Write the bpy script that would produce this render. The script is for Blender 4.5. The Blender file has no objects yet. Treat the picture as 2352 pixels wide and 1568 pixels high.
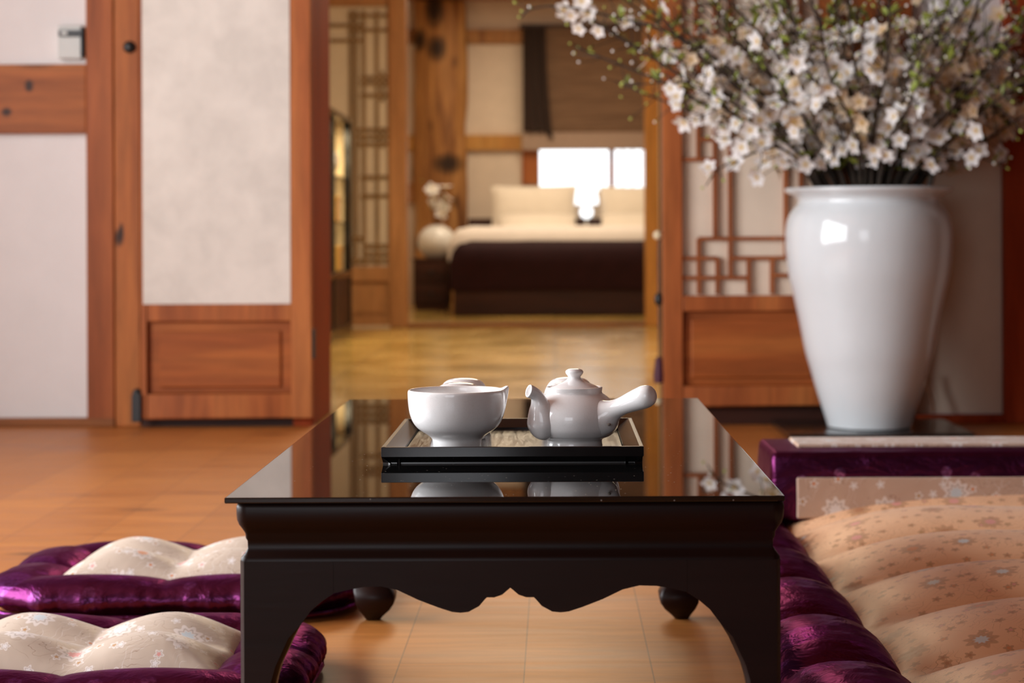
import bpy, bmesh, math, random
from mathutils import Vector, Matrix, noise as mnoise
C = bpy.context.scene.collection
PI = math.pi
sc = bpy.context.scene
F, EYE = 4573.0, 0.577            # focal length in pixels (70 mm), eye height in metres

def X(px, D): return (px - 1275.0) * D / F
def Z(py, D): return EYE - (py - 544.0) * D / F

# ------------------------------------------------------------------ materials
class NT:
    def __init__(s, name):
        s.m = bpy.data.materials.new(name); s.m.use_nodes = True
        s.t = s.m.node_tree; s.t.nodes.clear()
        s.out = s.n('ShaderNodeOutputMaterial')
    def n(s, typ, **kw):
        nd = s.t.nodes.new(typ)
        for k, v in kw.items():
            setattr(nd, k, v)
        return nd
    def l(s, a, b): s.t.links.new(a, b)
    def set(s, sock, v):
        if hasattr(v, 'is_linked') or isinstance(v, bpy.types.NodeSocket): s.l(v, sock)
        else: sock.default_value = v
    def math(s, op, a, b=None, c=None, clamp=False):
        nd = s.n('ShaderNodeMath', operation=op); nd.use_clamp = clamp
        for i, v in enumerate((a, b, c)):
            if v is not None: s.set(nd.inputs[i], v)
        return nd.outputs[0]
    def mix(s, f, a, b, mode='MIX'):
        nd = s.n('ShaderNodeMix', data_type='RGBA', blend_type=mode)
        s.set(nd.inputs[0], f)
        for i, v in ((6, a), (7, b)):
            s.set(nd.inputs[i], v if not isinstance(v, tuple) else (*v[:3], 1))
        return nd.outputs[2]
    def pos(s): return s.n('ShaderNodeNewGeometry').outputs['Position']
    def mapv(s, v, scale, loc=(0, 0, 0), rot=(0, 0, 0)):
        nd = s.n('ShaderNodeMapping')
        s.l(v, nd.inputs[0]); nd.inputs[1].default_value = loc; nd.inputs[2].default_value = rot
        nd.inputs[3].default_value = scale
        return nd.outputs[0]
    def noise(s, v, scale=1, detail=4, rough=.55, dist=0):
        nd = s.n('ShaderNodeTexNoise'); s.l(v, nd.inputs['Vector'])
        nd.inputs['Scale'].default_value = scale; nd.inputs['Detail'].default_value = detail
        nd.inputs['Roughness'].default_value = rough; nd.inputs['Distortion'].default_value = dist
        return nd.outputs[0]
    def ramp(s, f, stops, interp='LINEAR'):
        nd = s.n('ShaderNodeValToRGB'); s.l(f, nd.inputs[0]); cr = nd.color_ramp; cr.interpolation = interp
        while len(cr.elements) < len(stops): cr.elements.new(0.5)
        for e, (p, c) in zip(cr.elements, stops):
            e.position = p; e.color = (*c[:3], 1) if isinstance(c, tuple) else (c, c, c, 1)
        return nd.outputs[0]
    def bump(s, h, strength=.3, dist=.002):
        nd = s.n('ShaderNodeBump'); s.l(h, nd.inputs['Height'])
        nd.inputs['Strength'].default_value = strength; nd.inputs['Distance'].default_value = dist
        return nd.outputs[0]
    def bsdf(s, base, rough=.5, metallic=0, ior=1.5, normal=None, coat=0, coat_rough=.05, spec=.5, sheen=0, sss=0, trans=0):
        b = s.n('ShaderNodeBsdfPrincipled')
        s.set(b.inputs['Base Color'], base if not isinstance(base, tuple) else (*base[:3], 1))
        s.set(b.inputs['Roughness'], rough); s.set(b.inputs['Metallic'], metallic)
        b.inputs['IOR'].default_value = ior; b.inputs['Specular IOR Level'].default_value = spec
        b.inputs['Coat Weight'].default_value = coat; b.inputs['Coat Roughness'].default_value = coat_rough
        b.inputs['Sheen Weight'].default_value = sheen
        if trans: b.inputs['Transmission Weight'].default_value = trans
        if sss:
            b.inputs['Subsurface Weight'].default_value = sss
            b.inputs['Subsurface Radius'].default_value = (.02, .01, .006)
        if normal is not None: s.l(normal, b.inputs['Normal'])
        s.l(b.outputs[0], s.out.inputs[0])
        return b

def plain(name, base, rough=.5, var=.06, vscale=30, **kw):
    t = NT(name)
    n = t.noise(t.pos(), vscale, 3)
    lo = tuple(c * (1 - var) for c in base); hi = tuple(min(1, c * (1 + var)) for c in base)
    t.bsdf(t.ramp(n, [(.3, lo), (.7, hi)]), rough, **kw)
    return t.m

def wood(name, c_dark, c_mid, c_light, axis='z', rough=.5, fine=1.0, coat=.0, knots=True, spec=.22, spots=()):
    t = NT(name); p = t.pos()
    sc_ = {'x': (1.2, 14, 14), 'y': (14, 1.2, 14), 'z': (14, 14, 1.2)}[axis]
    v = t.mapv(p, tuple(c * fine for c in sc_))
    big = t.noise(v, .55, 3, .5, .8)
    grain = t.noise(v, 3.2, 6, .65, .4)
    col = t.ramp(big, [(.28, c_dark), (.5, c_mid), (.74, c_light)])
    g = t.ramp(grain, [(.35, .78), (.62, 1.06)])
    col = t.mix(1.0, col, g, 'MULTIPLY')
    if knots:
        ks = {'x': (2.2, 5, 5), 'y': (5, 2.2, 5), 'z': (5, 5, 2.2)}[axis]
        vo = t.n('ShaderNodeTexVoronoi'); t.l(t.mapv(p, ks, loc=(.3, .1, .2)), vo.inputs['Vector']); vo.inputs['Scale'].default_value = .75
        k = t.ramp(vo.outputs['Distance'], [(.05, 1.0), (.14, 0.0)])
        col = t.mix(t.math('MULTIPLY', k, .75), col, tuple(c * .22 for c in c_dark))
    for sx_, sz_, rx_, rz_ in spots:      # single dark knots at known places
        q = t.mapv(p, (1 / rx_, 0, 1 / rz_), loc=(-sx_ / rx_, 0, -sz_ / rz_))
        dd = t.n('ShaderNodeVectorMath', operation='LENGTH'); t.l(q, dd.inputs[0])
        col = t.mix(t.ramp(t.math('ADD', dd.outputs[1], t.math('MULTIPLY_ADD', grain, .5, -.25)), [(.35, .95), (.75, .55), (1., 0.)]), col, (.020, .011, .008))
    t.bsdf(col, rough, normal=t.bump(grain, .12, .002), coat=coat, coat_rough=.25, spec=spec)
    return t.m

def floor_wood():
    t = NT('pine_board_floor'); p = t.pos()
    sep = t.n('ShaderNodeSeparateXYZ'); t.l(p, sep.inputs[0])
    cmb = t.n('ShaderNodeCombineXYZ'); t.l(sep.outputs[1], cmb.inputs[0]); t.l(t.math('ADD', sep.outputs[0], .043), cmb.inputs[1])
    br = t.n('ShaderNodeTexBrick'); t.l(cmb.outputs[0], br.inputs['Vector'])
    br.inputs['Scale'].default_value = 1; br.inputs['Mortar Size'].default_value = .0010; br.inputs['Mortar Smooth'].default_value = .3
    br.inputs['Brick Width'].default_value = .9; br.inputs['Row Height'].default_value = .17
    br.inputs['Color1'].default_value = (.51, .187, .044, 1); br.inputs['Color2'].default_value = (.44, .154, .036, 1)
    br.inputs['Mortar'].default_value = (.22, .085, .03, 1)
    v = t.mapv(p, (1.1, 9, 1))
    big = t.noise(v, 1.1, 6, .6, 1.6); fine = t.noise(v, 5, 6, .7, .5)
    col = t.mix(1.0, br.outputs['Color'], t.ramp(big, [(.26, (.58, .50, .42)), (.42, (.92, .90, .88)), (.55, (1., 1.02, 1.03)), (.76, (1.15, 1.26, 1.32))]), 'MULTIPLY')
    col = t.mix(1.0, col, t.ramp(fine, [(.35, .82), (.65, 1.08)]), 'MULTIPLY')
    vo = t.n('ShaderNodeTexVoronoi'); t.l(t.mapv(p, (2.0, 5, 1), loc=(.2, .37, 0)), vo.inputs['Vector']); vo.inputs['Scale'].default_value = .8
    col = t.mix(t.math('MULTIPLY', t.ramp(vo.outputs['Distance'], [(.05, 1.), (.12, 0.)]), .7), col, (.12, .045, .018))
    t.bsdf(col, t.ramp(big, [(.3, .36), (.7, .48)]), normal=t.bump(fine, .08, .002), spec=.25)
    return t.m

def paper(name, base, rough=.85, mottle=.05):
    t = NT(name); p = t.pos()
    n1 = t.noise(p, 9, 5, .6, .3); n2 = t.noise(t.mapv(p, (1, 1, .5)), 120, 3, .6)
    lo = tuple(c * (1 - mottle) for c in base); hi = tuple(min(1, c * (1 + mottle)) for c in base)
    col = t.ramp(n1, [(.35, lo), (.65, hi)])
    t.bsdf(col, rough, normal=t.bump(n2, .15, .001))
    return t.m

def porcelain(name, base, vary=(.93, .97, 1.0), crackle=True, rough=.12, vs=5):
    t = NT(name); p = t.pos()
    n = t.noise(p, vs, 3, .5, .3)
    col = t.ramp(n, [(.35, tuple(b * v for b, v in zip(base, vary))), (.65, base)])
    nrm = None
    if crackle:
        vo = t.n('ShaderNodeTexVoronoi', feature='DISTANCE_TO_EDGE'); t.l(t.mapv(p, (1, 1, 1)), vo.inputs['Vector']); vo.inputs['Scale'].default_value = 190
        ln = t.ramp(vo.outputs['Distance'], [(.0, 1.), (.035, 0.)])
        col = t.mix(t.math('MULTIPLY', ln, .10), col, (.45, .40, .36))
        nrm = t.bump(t.noise(p, 60, 2), .05, .001)
    else:
        nrm = t.bump(t.noise(p, 14, 3), .10, .01)
    t.bsdf(col, rough, ior=1.5, normal=nrm, coat=.25, coat_rough=.04)
    return t.m

def satin(name, base, light, plane='xy', medallions=True):
    """purple satin with tone on tone woven medallions"""
    t = NT(name); p = t.pos()
    col = base
    if medallions:
        sep = t.n('ShaderNodeSeparateXYZ'); t.l(p, sep.inputs[0])
        cmb = t.n('ShaderNodeCombineXYZ'); t.l(sep.outputs[0], cmb.inputs[0]); t.l(sep.outputs[1 if plane == 'xy' else 2], cmb.inputs[1])
        v = cmb.outputs[0]
        def dots(scale, r, rnd, loc):
            vo = t.n('ShaderNodeTexVoronoi', voronoi_dimensions='2D')
            t.l(t.mapv(v, (1, 1, 1), loc=loc), vo.inputs['Vector']); vo.inputs['Scale'].default_value = scale
            vo.inputs['Randomness'].default_value = rnd
            return t.ramp(vo.outputs['Distance'], [(r, 1.), (r + .03, 0.)])
        a = dots(6.2, .20, 0.0, (.03, .035, 0) if plane == 'xy' else (-.005, .077, 0)); b = dots(12.4, .10, .45, (0, .02, 0))
        m = t.math('MAXIMUM', a, b)
        m = t.math('MULTIPLY', m, t.ramp(t.noise(v, 160, 2), [(.42, .25), (.6, 1.)]))
        col = t.mix(t.math('MULTIPLY', m, .8), base, light)
    wr = t.noise(t.mapv(p, (1, 1, 2)), 16, 4, .6, .6)
    b = t.bsdf(col, .30, metallic=.88, normal=t.bump(wr, .42, .012)); b.inputs['Specular Tint'].default_value = (.52, .24, .44, 1)
    return t.m

def brocade(name, ground, plane='xy', scale=1.0, lace=(.80, .72, .66), W=(.84, .80, .78), line=.8):
    """cream jacquard with woven rosettes, scrolls and leaves"""
    t = NT(name); p = t.pos()
    sep = t.n('ShaderNodeSeparateXYZ'); t.l(p, sep.inputs[0])
    cmb = t.n('ShaderNodeCombineXYZ'); t.l(sep.outputs[0], cmb.inputs[0]); t.l(sep.outputs[1 if plane == 'xy' else 2], cmb.inputs[1])
    v = t.mapv(cmb.outputs[0], (1 / scale, 1 / scale, 1))
    col = ground
    sheenmask = None
    def layer(col, cell, R, petals, depth, cols, loc, rnd=.75, edge=None, strength=.85):
        vv = t.mapv(v, (1, 1, 1), loc=loc)
        vo = t.n('ShaderNodeTexVoronoi', voronoi_dimensions='2D'); t.l(vv, vo.inputs['Vector'])
        vo.inputs['Scale'].default_value = 1 / cell; vo.inputs['Randomness'].default_value = rnd
        d = t.n('ShaderNodeVectorMath', operation='SUBTRACT'); t.l(vv, d.inputs[0]); t.l(vo.outputs['Position'], d.inputs[1])
        s2 = t.n('ShaderNodeSeparateXYZ'); t.l(d.outputs[0], s2.inputs[0])
        ln = t.n('ShaderNodeVectorMath', operation='LENGTH'); t.l(d.outputs[0], ln.inputs[0])
        sc3 = t.n('ShaderNodeSeparateColor'); t.l(vo.outputs['Color'], sc3.inputs[0])
        ang = t.math('ADD', t.math('ARCTAN2', s2.outputs[1], s2.outputs[0]), t.math('MULTIPLY', sc3.outputs[1], 6.28))
        lobe = t.math('MULTIPLY_ADD', t.math('COSINE', t.math('MULTIPLY', ang, float(petals))), depth, 1 - depth)
        rr = t.math('DIVIDE', ln.outputs[1], t.math('MULTIPLY', lobe, R))          # 1 on the outline
        inside = t.ramp(rr, [(.90, 1.), (1.0, 0.)])
        pal = t.ramp(sc3.outputs[0], cols, 'CONSTANT')
        core = t.ramp(rr, [(.36, 1.), (.48, 0.)])
        gap = t.ramp(rr, [(.48, 0.), (.56, 1.), (.60, 1.), (.70, 0.)])
        pc = t.mix(core, lace, pal)
        col = t.mix(t.math('MULTIPLY', inside, strength), col, pc)
        col = t.mix(t.math('MULTIPLY', gap, .55), col, tuple(c * .55 for c in ground))
        rim = t.ramp(rr, [(.98, 0.), (1.05, 1.), (1.12, 1.), (1.2, 0.)])
        return t.mix(t.math('MULTIPLY', rim, .45), col, edge or tuple(c * .45 for c in ground))
    line_k = line
    Pk, Bl, Or, Gd = (.75, .30, .27), (.60, .70, .74), (.70, .24, .07), (.50, .27, .10)
    # scrolls: thin wandering lines
    wv = t.n('ShaderNodeTexWave', wave_type='RINGS'); t.l(v, wv.inputs['Vector'])
    wv.inputs['Scale'].default_value = 9; wv.inputs['Distortion'].default_value = 14; wv.inputs['Detail'].default_value = 3
    wv.inputs['Detail Scale'].default_value = 2.2
    line = t.ramp(wv.outputs['Fac'], [(.42, 0.), (.49, 1.), (.56, 0.)])
    patch = t.ramp(t.noise(v, 13, 2), [(.46, 0.), (.52, 1.)])
    col = t.mix(t.math('MULTIPLY', t.math('MULTIPLY', line, patch), .85), col, tuple(c * q for c, q in zip(ground, (.50, .36, .28))))
    patch2 = t.ramp(t.noise(t.mapv(v, (1, 1, 1), loc=(3, 1, 0)), 15, 2), [(.50, 0.), (.55, 1.)])
    wv2 = t.n('ShaderNodeTexWave', wave_type='BANDS'); t.l(t.mapv(v, (1, 1, 1), rot=(0, 0, .7)), wv2.inputs['Vector'])
    wv2.inputs['Scale'].default_value = 16; wv2.inputs['Distortion'].default_value = 11; wv2.inputs['Detail'].default_value = 2
    wv2.inputs['Detail Scale'].default_value = 1.5
    line2 = t.ramp(wv2.outputs['Fac'], [(.44, 0.), (.5, 1.), (.56, 0.)])
    col = t.mix(t.math('MULTIPLY', t.math('MULTIPLY', line2, patch2), line_k), col, W)
    col = layer(col, .034, .0074, 5, .20, [(0, W), (.3, Or), (.45, W), (.62, Pk), (.8, Gd)], (.2, .1, 0), .95)
    col = layer(col, .098, .0225, 9, .14, [(0, Pk), (.34, Bl), (.62, W), (.86, Or)], (.013, .02, 0), .55)
    wr = t.noise(p, 14, 3, .5, .4)
    t.bsdf(col, .42, metallic=0, normal=t.bump(wr, .18, .012), sheen=.15, spec=.4)
    return t.m

def thin_glass():
    t = NT('clear_glass')
    tr = t.n('ShaderNodeBsdfTransparent'); gl = t.n('ShaderNodeBsdfGlossy'); gl.inputs['Roughness'].default_value = .03
    fr = t.n('ShaderNodeFresnel'); fr.inputs[0].default_value = 1.45
    mx = t.n('ShaderNodeMixShader'); t.l(fr.outputs[0], mx.inputs[0]); t.l(tr.outputs[0], mx.inputs[1]); t.l(gl.outputs[0], mx.inputs[2])
    t.l(mx.outputs[0], t.out.inputs[0]); return t.m

def emit(name, col, strength):
    t = NT(name); e = t.n('ShaderNodeEmission'); e.inputs[0].default_value = (*col, 1); e.inputs[1].default_value = strength
    t.l(e.outputs[0], t.out.inputs[0]); return t.m

def black_glass():
    t = NT('black_glass'); p = t.pos()
    vo = t.n('ShaderNodeTexVoronoi'); t.l(p, vo.inputs['Vector']); vo.inputs['Scale'].default_value = 85
    dust = t.ramp(vo.outputs['Distance'], [(.0, 1.), (.055, 1.), (.075, 0.)])
    dust = t.math('MULTIPLY', dust, t.ramp(t.noise(p, 5, 2), [(.45, 0.), (.55, 1.)]))
    t.bsdf(t.mix(t.math('MULTIPLY', dust, .35), (.006, .006, .006), (.6, .55, .5)), t.math('MULTIPLY_ADD', dust, .5, .012), ior=1.62)
    return t.m

def tray_wood():
    t = NT('dark_grained_tray_wood'); p = t.pos()
    v = t.mapv(p, (140, 9, 1))
    n = t.noise(v, 1., 4, .6, 1.6)
    t.bsdf(t.ramp(n, [(.38, (.010, .007, .006)), (.6, (.026, .017, .013)), (.78, (.06, .04, .03))]),
           t.ramp(n, [(.4, .16), (.75, .30)]), normal=t.bump(n, .04, .0012), ior=1.4)
    return t.m

M = {}
M['floor'] = floor_wood()
M['orange_z'] = wood('orange_pine_upright', (.26, .066, .017), (.38, .108, .028), (.48, .165, .043), 'z')
M['orange_z2'] = wood('orange_pine_post', (.28, .075, .018), (.40, .125, .03), (.50, .185, .045), 'z', spots=[(X(273, 6.11), Z(541, 6.11), .018, .034), (X(278, 6.11), Z(525, 6.11), .009, .03)])
M['orange_x2'] = wood('orange_pine_beam', (.26, .072, .017), (.38, .115, .028), (.47, .165, .040), 'x', spots=[(X(68, 6.12), Z(193, 6.12), .016, .024), (X(16, 6.12), Z(252, 6.12), .02, .018)])
M['log'] = None
M['orange_x'] = wood('orange_pine_cross', (.22, .058, .016), (.34, .098, .025), (.44, .145, .037), 'x')
M['panel_x'] = wood('orange_pine_panel', (.24, .060, .014), (.33, .085, .018), (.44, .135, .030), 'x', knots=False)
M['lattice'] = wood('lattice_pine', (.25, .070, .02), (.32, .095, .028), (.36, .115, .035), 'z', knots=False)
M['redwood'] = wood('dark_red_pine', (.30, .040, .010), (.36, .055, .014), (.42, .075, .020), 'z', knots=False, rough=.6, spec=.1)
M['ochre_z'] = wood('ochre_pine', (.42, .18, .045), (.52, .25, .06), (.60, .32, .09), 'z', knots=False)
M['log'] = wood('burled_log', (.10, .028, .010), (.40, .18, .055), (.55, .29, .10), 'z', knots=True, rough=.5, spots=[(X(965, 17.0), Z(90, 17.0), .07, .12), (X(1005, 17.0), Z(110, 17.0), .10, .14), (X(1030, 17.0), Z(375, 17.0), .15, .11), (X(1000, 17.0), Z(20, 17.0), .10, .2)])
M['tan_z'] = wood('tan_pine', (.38, .17, .065), (.46, .22, .09), (.52, .27, .12), 'z', knots=False)
M['olive_wood'] = wood('olive_brown_lattice', (.24, .145, .065), (.28, .17, .08), (.32, .19, .09), 'z', knots=False)
M['walnut'] = wood('dark_walnut', (.030, .010, .007), (.048, .016, .010), (.07, .024, .014), 'x', knots=False, rough=.4)
M['sill'] = wood('brown_sill', (.16, .050, .014), (.24, .08, .022), (.30, .11, .03), 'x', knots=False)
M['plaster'] = paper('white_plaster', (.74, .70, .67), .9, .02)
M['hanji'] = paper('mottled_mulberry_paper', (.70, .645, .57), .9, .075)
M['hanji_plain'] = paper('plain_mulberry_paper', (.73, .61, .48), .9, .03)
M['hanji_dim'] = paper('tan_mulberry_paper', (.70, .60, .48), .9, .03)
M['iron'] = plain('black_iron', (.012, .013, .013), .45)
M['box_grey'] = plain('pale_grey_plastic', (.52, .52, .48), .4, .02)
M['olive_floor'] = None
M['blacklac'] = plain('black_lacquer', (.010, .009, .009), .16, .1, 20, ior=1.55)
M['glass_top'] = black_glass()
M['table'] = wood('dark_red_brown_lacquer', (.0105, .0036, .0028), (.0135, .0046, .0034), (.017, .0058, .0040), 'x', rough=.38, knots=False, coat=.0, spec=.22)
M['tray'] = plain('black_tray_lacquer', (.012, .010, .010), .24, .2, 60, ior=1.55)
M['tray_floor'] = tray_wood()
M['tea_white'] = porcelain('crackled_white_porcelain', (.93, .915, .90), (.985, .985, .99))
M['vase_white'] = porcelain('celadon_white_glaze', (.74, .79, .81), (.96, .97, .97), crackle=False, rough=.10, vs=6)
M['jar_white'] = porcelain('white_jar_glaze', (.78, .75, .70), crackle=False)
M['hole'] = plain('hole_shade', (.15, .12, .10), .8)
M['purple'] = satin('purple_satin', (.110, .021, .078), (.22, .07, .25))
M['purple_front'] = satin('purple_satin_upright', (.085, .014, .055), (.42, .17, .46), 'xz')
M['brocade'] = brocade('cream_floral_brocade', (.58, .47, .37))
M['brocade_gold'] = brocade('apricot_floral_brocade', (.90, .53, .29), scale=1.0, lace=(.60, .31, .15), W=(.46, .19, .075), line=1.0)
M['brocade_top'] = brocade('beige_floral_brocade_top', (.56, .39, .29))
M['brocade_front'] = brocade('beige_floral_brocade', (.56, .39, .29), 'xz', 1.15)
M['glass'] = thin_glass()
M['gold'] = plain('gilded_box', (.80, .50, .14), .3, .15, metallic=.5)
M['linen'] = plain('ivory_linen', (.80, .72, .60), .8, .03, 12, sheen=.2)
M['duvet'] = plain('white_duvet', (.80, .73, .66), .85, .03, 8)
M['plum'] = plain('plum_bedspread', (.024, .0052, .0070), .8, .12, 10, spec=.2)
M['curtain'] = plain('dark_brown_curtain', (.030, .014, .008), .8, .1)
M['daywin'] = emit('daylit_window_paper', (.93, .97, 1.0), 1.7)
M['lampglow'] = emit('lit_white_lamp', (.95, .98, 1.0), 1.5)
M['cord'] = plain('tan_cable', (.30, .13, .06), .5)
M['bead'] = plain('pale_jade_bead', (.72, .62, .40), .3)
M['tassel'] = plain('purple_silk_tassel', (.07, .012, .03), .6)

def olive():
    t = NT('yellow_oiled_paper_floor'); p = t.pos()
    br = t.n('ShaderNodeTexBrick'); t.l(p, br.inputs['Vector']); br.offset = 0
    br.inputs['Scale'].default_value = 1; br.inputs['Brick Width'].default_value = .9; br.inputs['Row Height'].default_value = .9
    br.inputs['Mortar Size'].default_value = .006
    br.inputs['Color1'].default_value = (.52, .325, .080, 1); br.inputs['Color2'].default_value = (.44, .28, .06, 1); br.inputs['Mortar'].default_value = (.30, .19, .05, 1)
    n = t.noise(p, 2.2, 4, .6, .6)
    t.bsdf(t.mix(1., br.outputs[0], t.ramp(n, [(.3, .78), (.7, 1.12)]), 'MULTIPLY'), t.ramp(n, [(.35, .16), (.7, .30)]), normal=t.bump(n, .25, .03), coat=.3, coat_rough=.12)
    return t.m
M['olive_floor'] = olive()

def blind_mat():
    t = NT('woven_brown_blind'); p = t.pos()
    n = t.noise(t.mapv(p, (3, 3, 60)), 1, 3)
    t.bsdf(t.ramp(n, [(.3, (.125, .068, .036)), (.7, (.21, .12, .065))]), .9); return t.m
M['blind'] = blind_mat()
M['cab_lining'] = plain('beige_cabinet_lining', (.50, .40, .24), .8)
M['blind_hem'] = plain('pale_blind_hem', (.36, .25, .18), .9)

def petal_mat(nm='white_blossom_petal', k=(1, 1, 1)):
    t = NT(nm); p = t.n('ShaderNodeTexCoord').outputs['Object']
    ln = t.n('ShaderNodeVectorMath', operation='LENGTH'); t.l(p, ln.inputs[0])
    col = t.ramp(ln.outputs[1], [(.10, (.84, .74, .40)), (.24, (.92, .90, .84)), (.6, (.95, .945, .94))])
    col = t.mix(1., col, k, 'MULTIPLY')
    b = t.bsdf(col, .6)
    tl = t.n('ShaderNodeBsdfTranslucent'); t.l(col, tl.inputs[0])
    mx = t.n('ShaderNodeMixShader'); mx.inputs[0].default_value = .35
    t.l(b.outputs[0], mx.inputs[1]); t.l(tl.outputs[0], mx.inputs[2]); t.l(mx.outputs[0], t.out.inputs[0])
    return t.m
M['petal'] = petal_mat()
M['petal_shade'] = petal_mat('shade_tinted_petal', (.88, .72, .52))  # warm shade deep in the bunch put into the petal colour
M['stamen'] = plain('golden_stamens', (.72, .42, .06), .6)
M['calyx'] = plain('lime_green_calyx', (.42, .50, .10), .5)
M['leaf'] = plain('olive_green_leaf', (.24, .30, .05), .5, .3, 40)
M['bark'] = plain('dark_twig_bark', (.045, .030, .020), .8, .35, 60)
M['bud'] = plain('white_bud', (.86, .85, .80), .5)

# ------------------------------------------------------------------ mesh builder
class MB:
    def __init__(s): s.v = []; s.f = []; s.mi = []; s.cur = 0
    def add(s, vs, fs):
        o = len(s.v); s.v += [Vector(p) for p in vs]
        for f in fs: s.f.append(tuple(o + i for i in f)); s.mi.append(s.cur)
        return s
    def box(s, x0, x1, y0, y1, z0, z1):
        vs = [(x, y, z) for z in (z0, z1) for y in (y0, y1) for x in (x0, x1)]
        return s.add(vs, [(0, 2, 3, 1), (4, 5, 7, 6), (0, 1, 5, 4), (2, 6, 7, 3), (0, 4, 6, 2), (1, 3, 7, 5)])
    def grid(s, rows, close_u=False, close_v=False, cap0=False, cap1=False):
        n, m = len(rows), len(rows[0]); vs = [p for r in rows for p in r]; fs = []
        for i in range(n - (0 if close_v else 1)):
            for j in range(m - (0 if close_u else 1)):
                a, b = i * m + j, i * m + (j + 1) % m
                c, d = ((i + 1) % n) * m + (j + 1) % m, ((i + 1) % n) * m + j
                fs.append((a, b, c, d))
        if cap0: fs.append(tuple(range(m - 1, -1, -1)))
        if cap1: fs.append(tuple((n - 1) * m + j for j in range(m)))
        return s.add(vs, fs)
    def lathe(s, cx, cy, prof, n=48, warp=None):
        rows = []
        for r, z in prof:
            row = []
            for k in range(n):
                a = 2 * PI * k / n
                p = Vector((cx + r * math.cos(a), cy + r * math.sin(a), z))
                if warp: p = warp(p, a, r, z)
                row.append(p)
            rows.append(row)
        return s.grid(rows, close_u=True, cap0=prof[0][0] > 1e-6, cap1=prof[-1][0] > 1e-6)
    def tube(s, pts, rad, n=6, cap=True, squash=None):
        pts = [Vector(p) for p in pts]; rows = []; prev = None
        for i, p in enumerate(pts):
            t = (pts[min(i + 1, len(pts) - 1)] - pts[max(i - 1, 0)]).normalized()
            if prev is None:
                a = t.orthogonal().normalized()
            else:
                a = (prev - t * prev.dot(t)).normalized()
            prev = a; b = t.cross(a); r = rad[i] if hasattr(rad, '__len__') else rad
            rows.append([p + (a * math.cos(2 * PI * k / n) + b * math.sin(2 * PI * k / n)) * r for k in range(n)])
        return s.grid(rows, close_u=True, cap0=cap, cap1=cap)
    def prism(s, poly, axis, a, b):
        """polygon in 2D extruded along an axis; poly (u,w): axis y -> (x,z); axis x -> (y,z)"""
        def P(u, w, t): return (u, t, w) if axis == 'y' else (t, u, w)
        n = len(poly); vs = [P(u, w, a) for u, w in poly] + [P(u, w, b) for u, w in poly]
        fs = [tuple(range(n)), tuple(range(2 * n - 1, n - 1, -1))] + [(i, i + n, (i + 1) % n + n, (i + 1) % n) for i in range(n)]
        return s.add(vs, fs)
    def sphere(s, c, r, n=12, m=8, sq=(1, 1, 1)):
        prof = [(math.sin(PI * i / m), -math.cos(PI * i / m)) for i in range(m + 1)]
        rows = [[(c[0] + r * sq[0] * a * math.cos(2 * PI * k / n), c[1] + r * sq[1] * a * math.sin(2 * PI * k / n), c[2] + r * sq[2] * b) for k in range(n)] for a, b in prof]
        return s.grid(rows, close_u=True)
    def mesh(s, name, mats, off=Vector((0, 0, 0)), bevel=0, seg=2, angle=40, smooth=True):
        me = bpy.data.meshes.new(name)
        me.from_pydata([p - off for p in s.v], [], s.f)
        for m in (mats if isinstance(mats, (list, tuple)) else [mats]): me.materials.append(m)
        for p, i in zip(me.polygons, s.mi): p.material_index = i
        bm = bmesh.new(); bm.from_mesh(me)
        bmesh.ops.remove_doubles(bm, verts=bm.verts, dist=1e-6)
        bmesh.ops.recalc_face_normals(bm, faces=bm.faces)
        if bevel:
            es = [e for e in bm.edges if len(e.link_faces) == 2 and e.calc_face_angle(0) > .5]
            bmesh.ops.bevel(bm, geom=es, offset=bevel, segments=seg, profile=.5, affect='EDGES', clamp_overlap=True)
        bm.to_mesh(me); bm.free()
        if smooth:
            me.polygons.foreach_set('use_smooth', [True] * len(me.polygons))
            if bevel: angle = min(angle, 12)
            me.set_sharp_from_angle(angle=math.radians(angle))
        me.update()
        return me

def root_of(o):
    while o.parent: o = o.parent
    return o
def obj(name, mb, mat, parent=None, loc=None, **kw):
    off = Vector(root_of(parent).location) if parent else Vector(loc or (0, 0, 0))
    o = bpy.data.objects.new(name, mb.mesh(name, mat, off, **kw)); C.objects.link(o)
    if parent: o.parent = parent
    else: o.location = off
    return o
def tag(o, label, cat, group=None, kind=None):
    o['label'] = label; o['category'] = cat
    if group: o['group'] = group
    if kind: o['kind'] = kind
    return o
def thing(name, label, cat, loc, group=None, kind=None):
    o = bpy.data.objects.new(name, None); C.objects.link(o); o.location = loc; o.empty_display_size = .05
    return tag(o, label, cat, group, kind)
def struct(name, mb, mat, parent=None, label=None, cat=None, **kw):
    o = obj(name, mb, mat, parent, **kw)
    if not parent:
        o['kind'] = 'structure'
        if label: o['label'] = label
        if cat: o['category'] = cat
    return o
def spline(pts, n=6):
    pts = [Vector(p) for p in pts]; out = []
    for i in range(len(pts) - 1):
        p0, p1, p2, p3 = pts[max(i - 1, 0)], pts[i], pts[i + 1], pts[min(i + 2, len(pts) - 1)]
        for k in range(n):
            t = k / n
            out.append(.5 * ((2 * p1) + (p2 - p0) * t + (2 * p0 - 5 * p1 + 4 * p2 - p3) * t * t + (3 * p1 - p0 - 3 * p2 + p3) * t ** 3))
    out.append(pts[-1]); return out
def spl4(pts, n=5):
    """spline through (x,y,z,r) points"""
    a = spline([p[:3] for p in pts], n); r = [v.x for v in spline([(p[3], 0, 0) for p in pts], n)]
    return a, r
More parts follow.
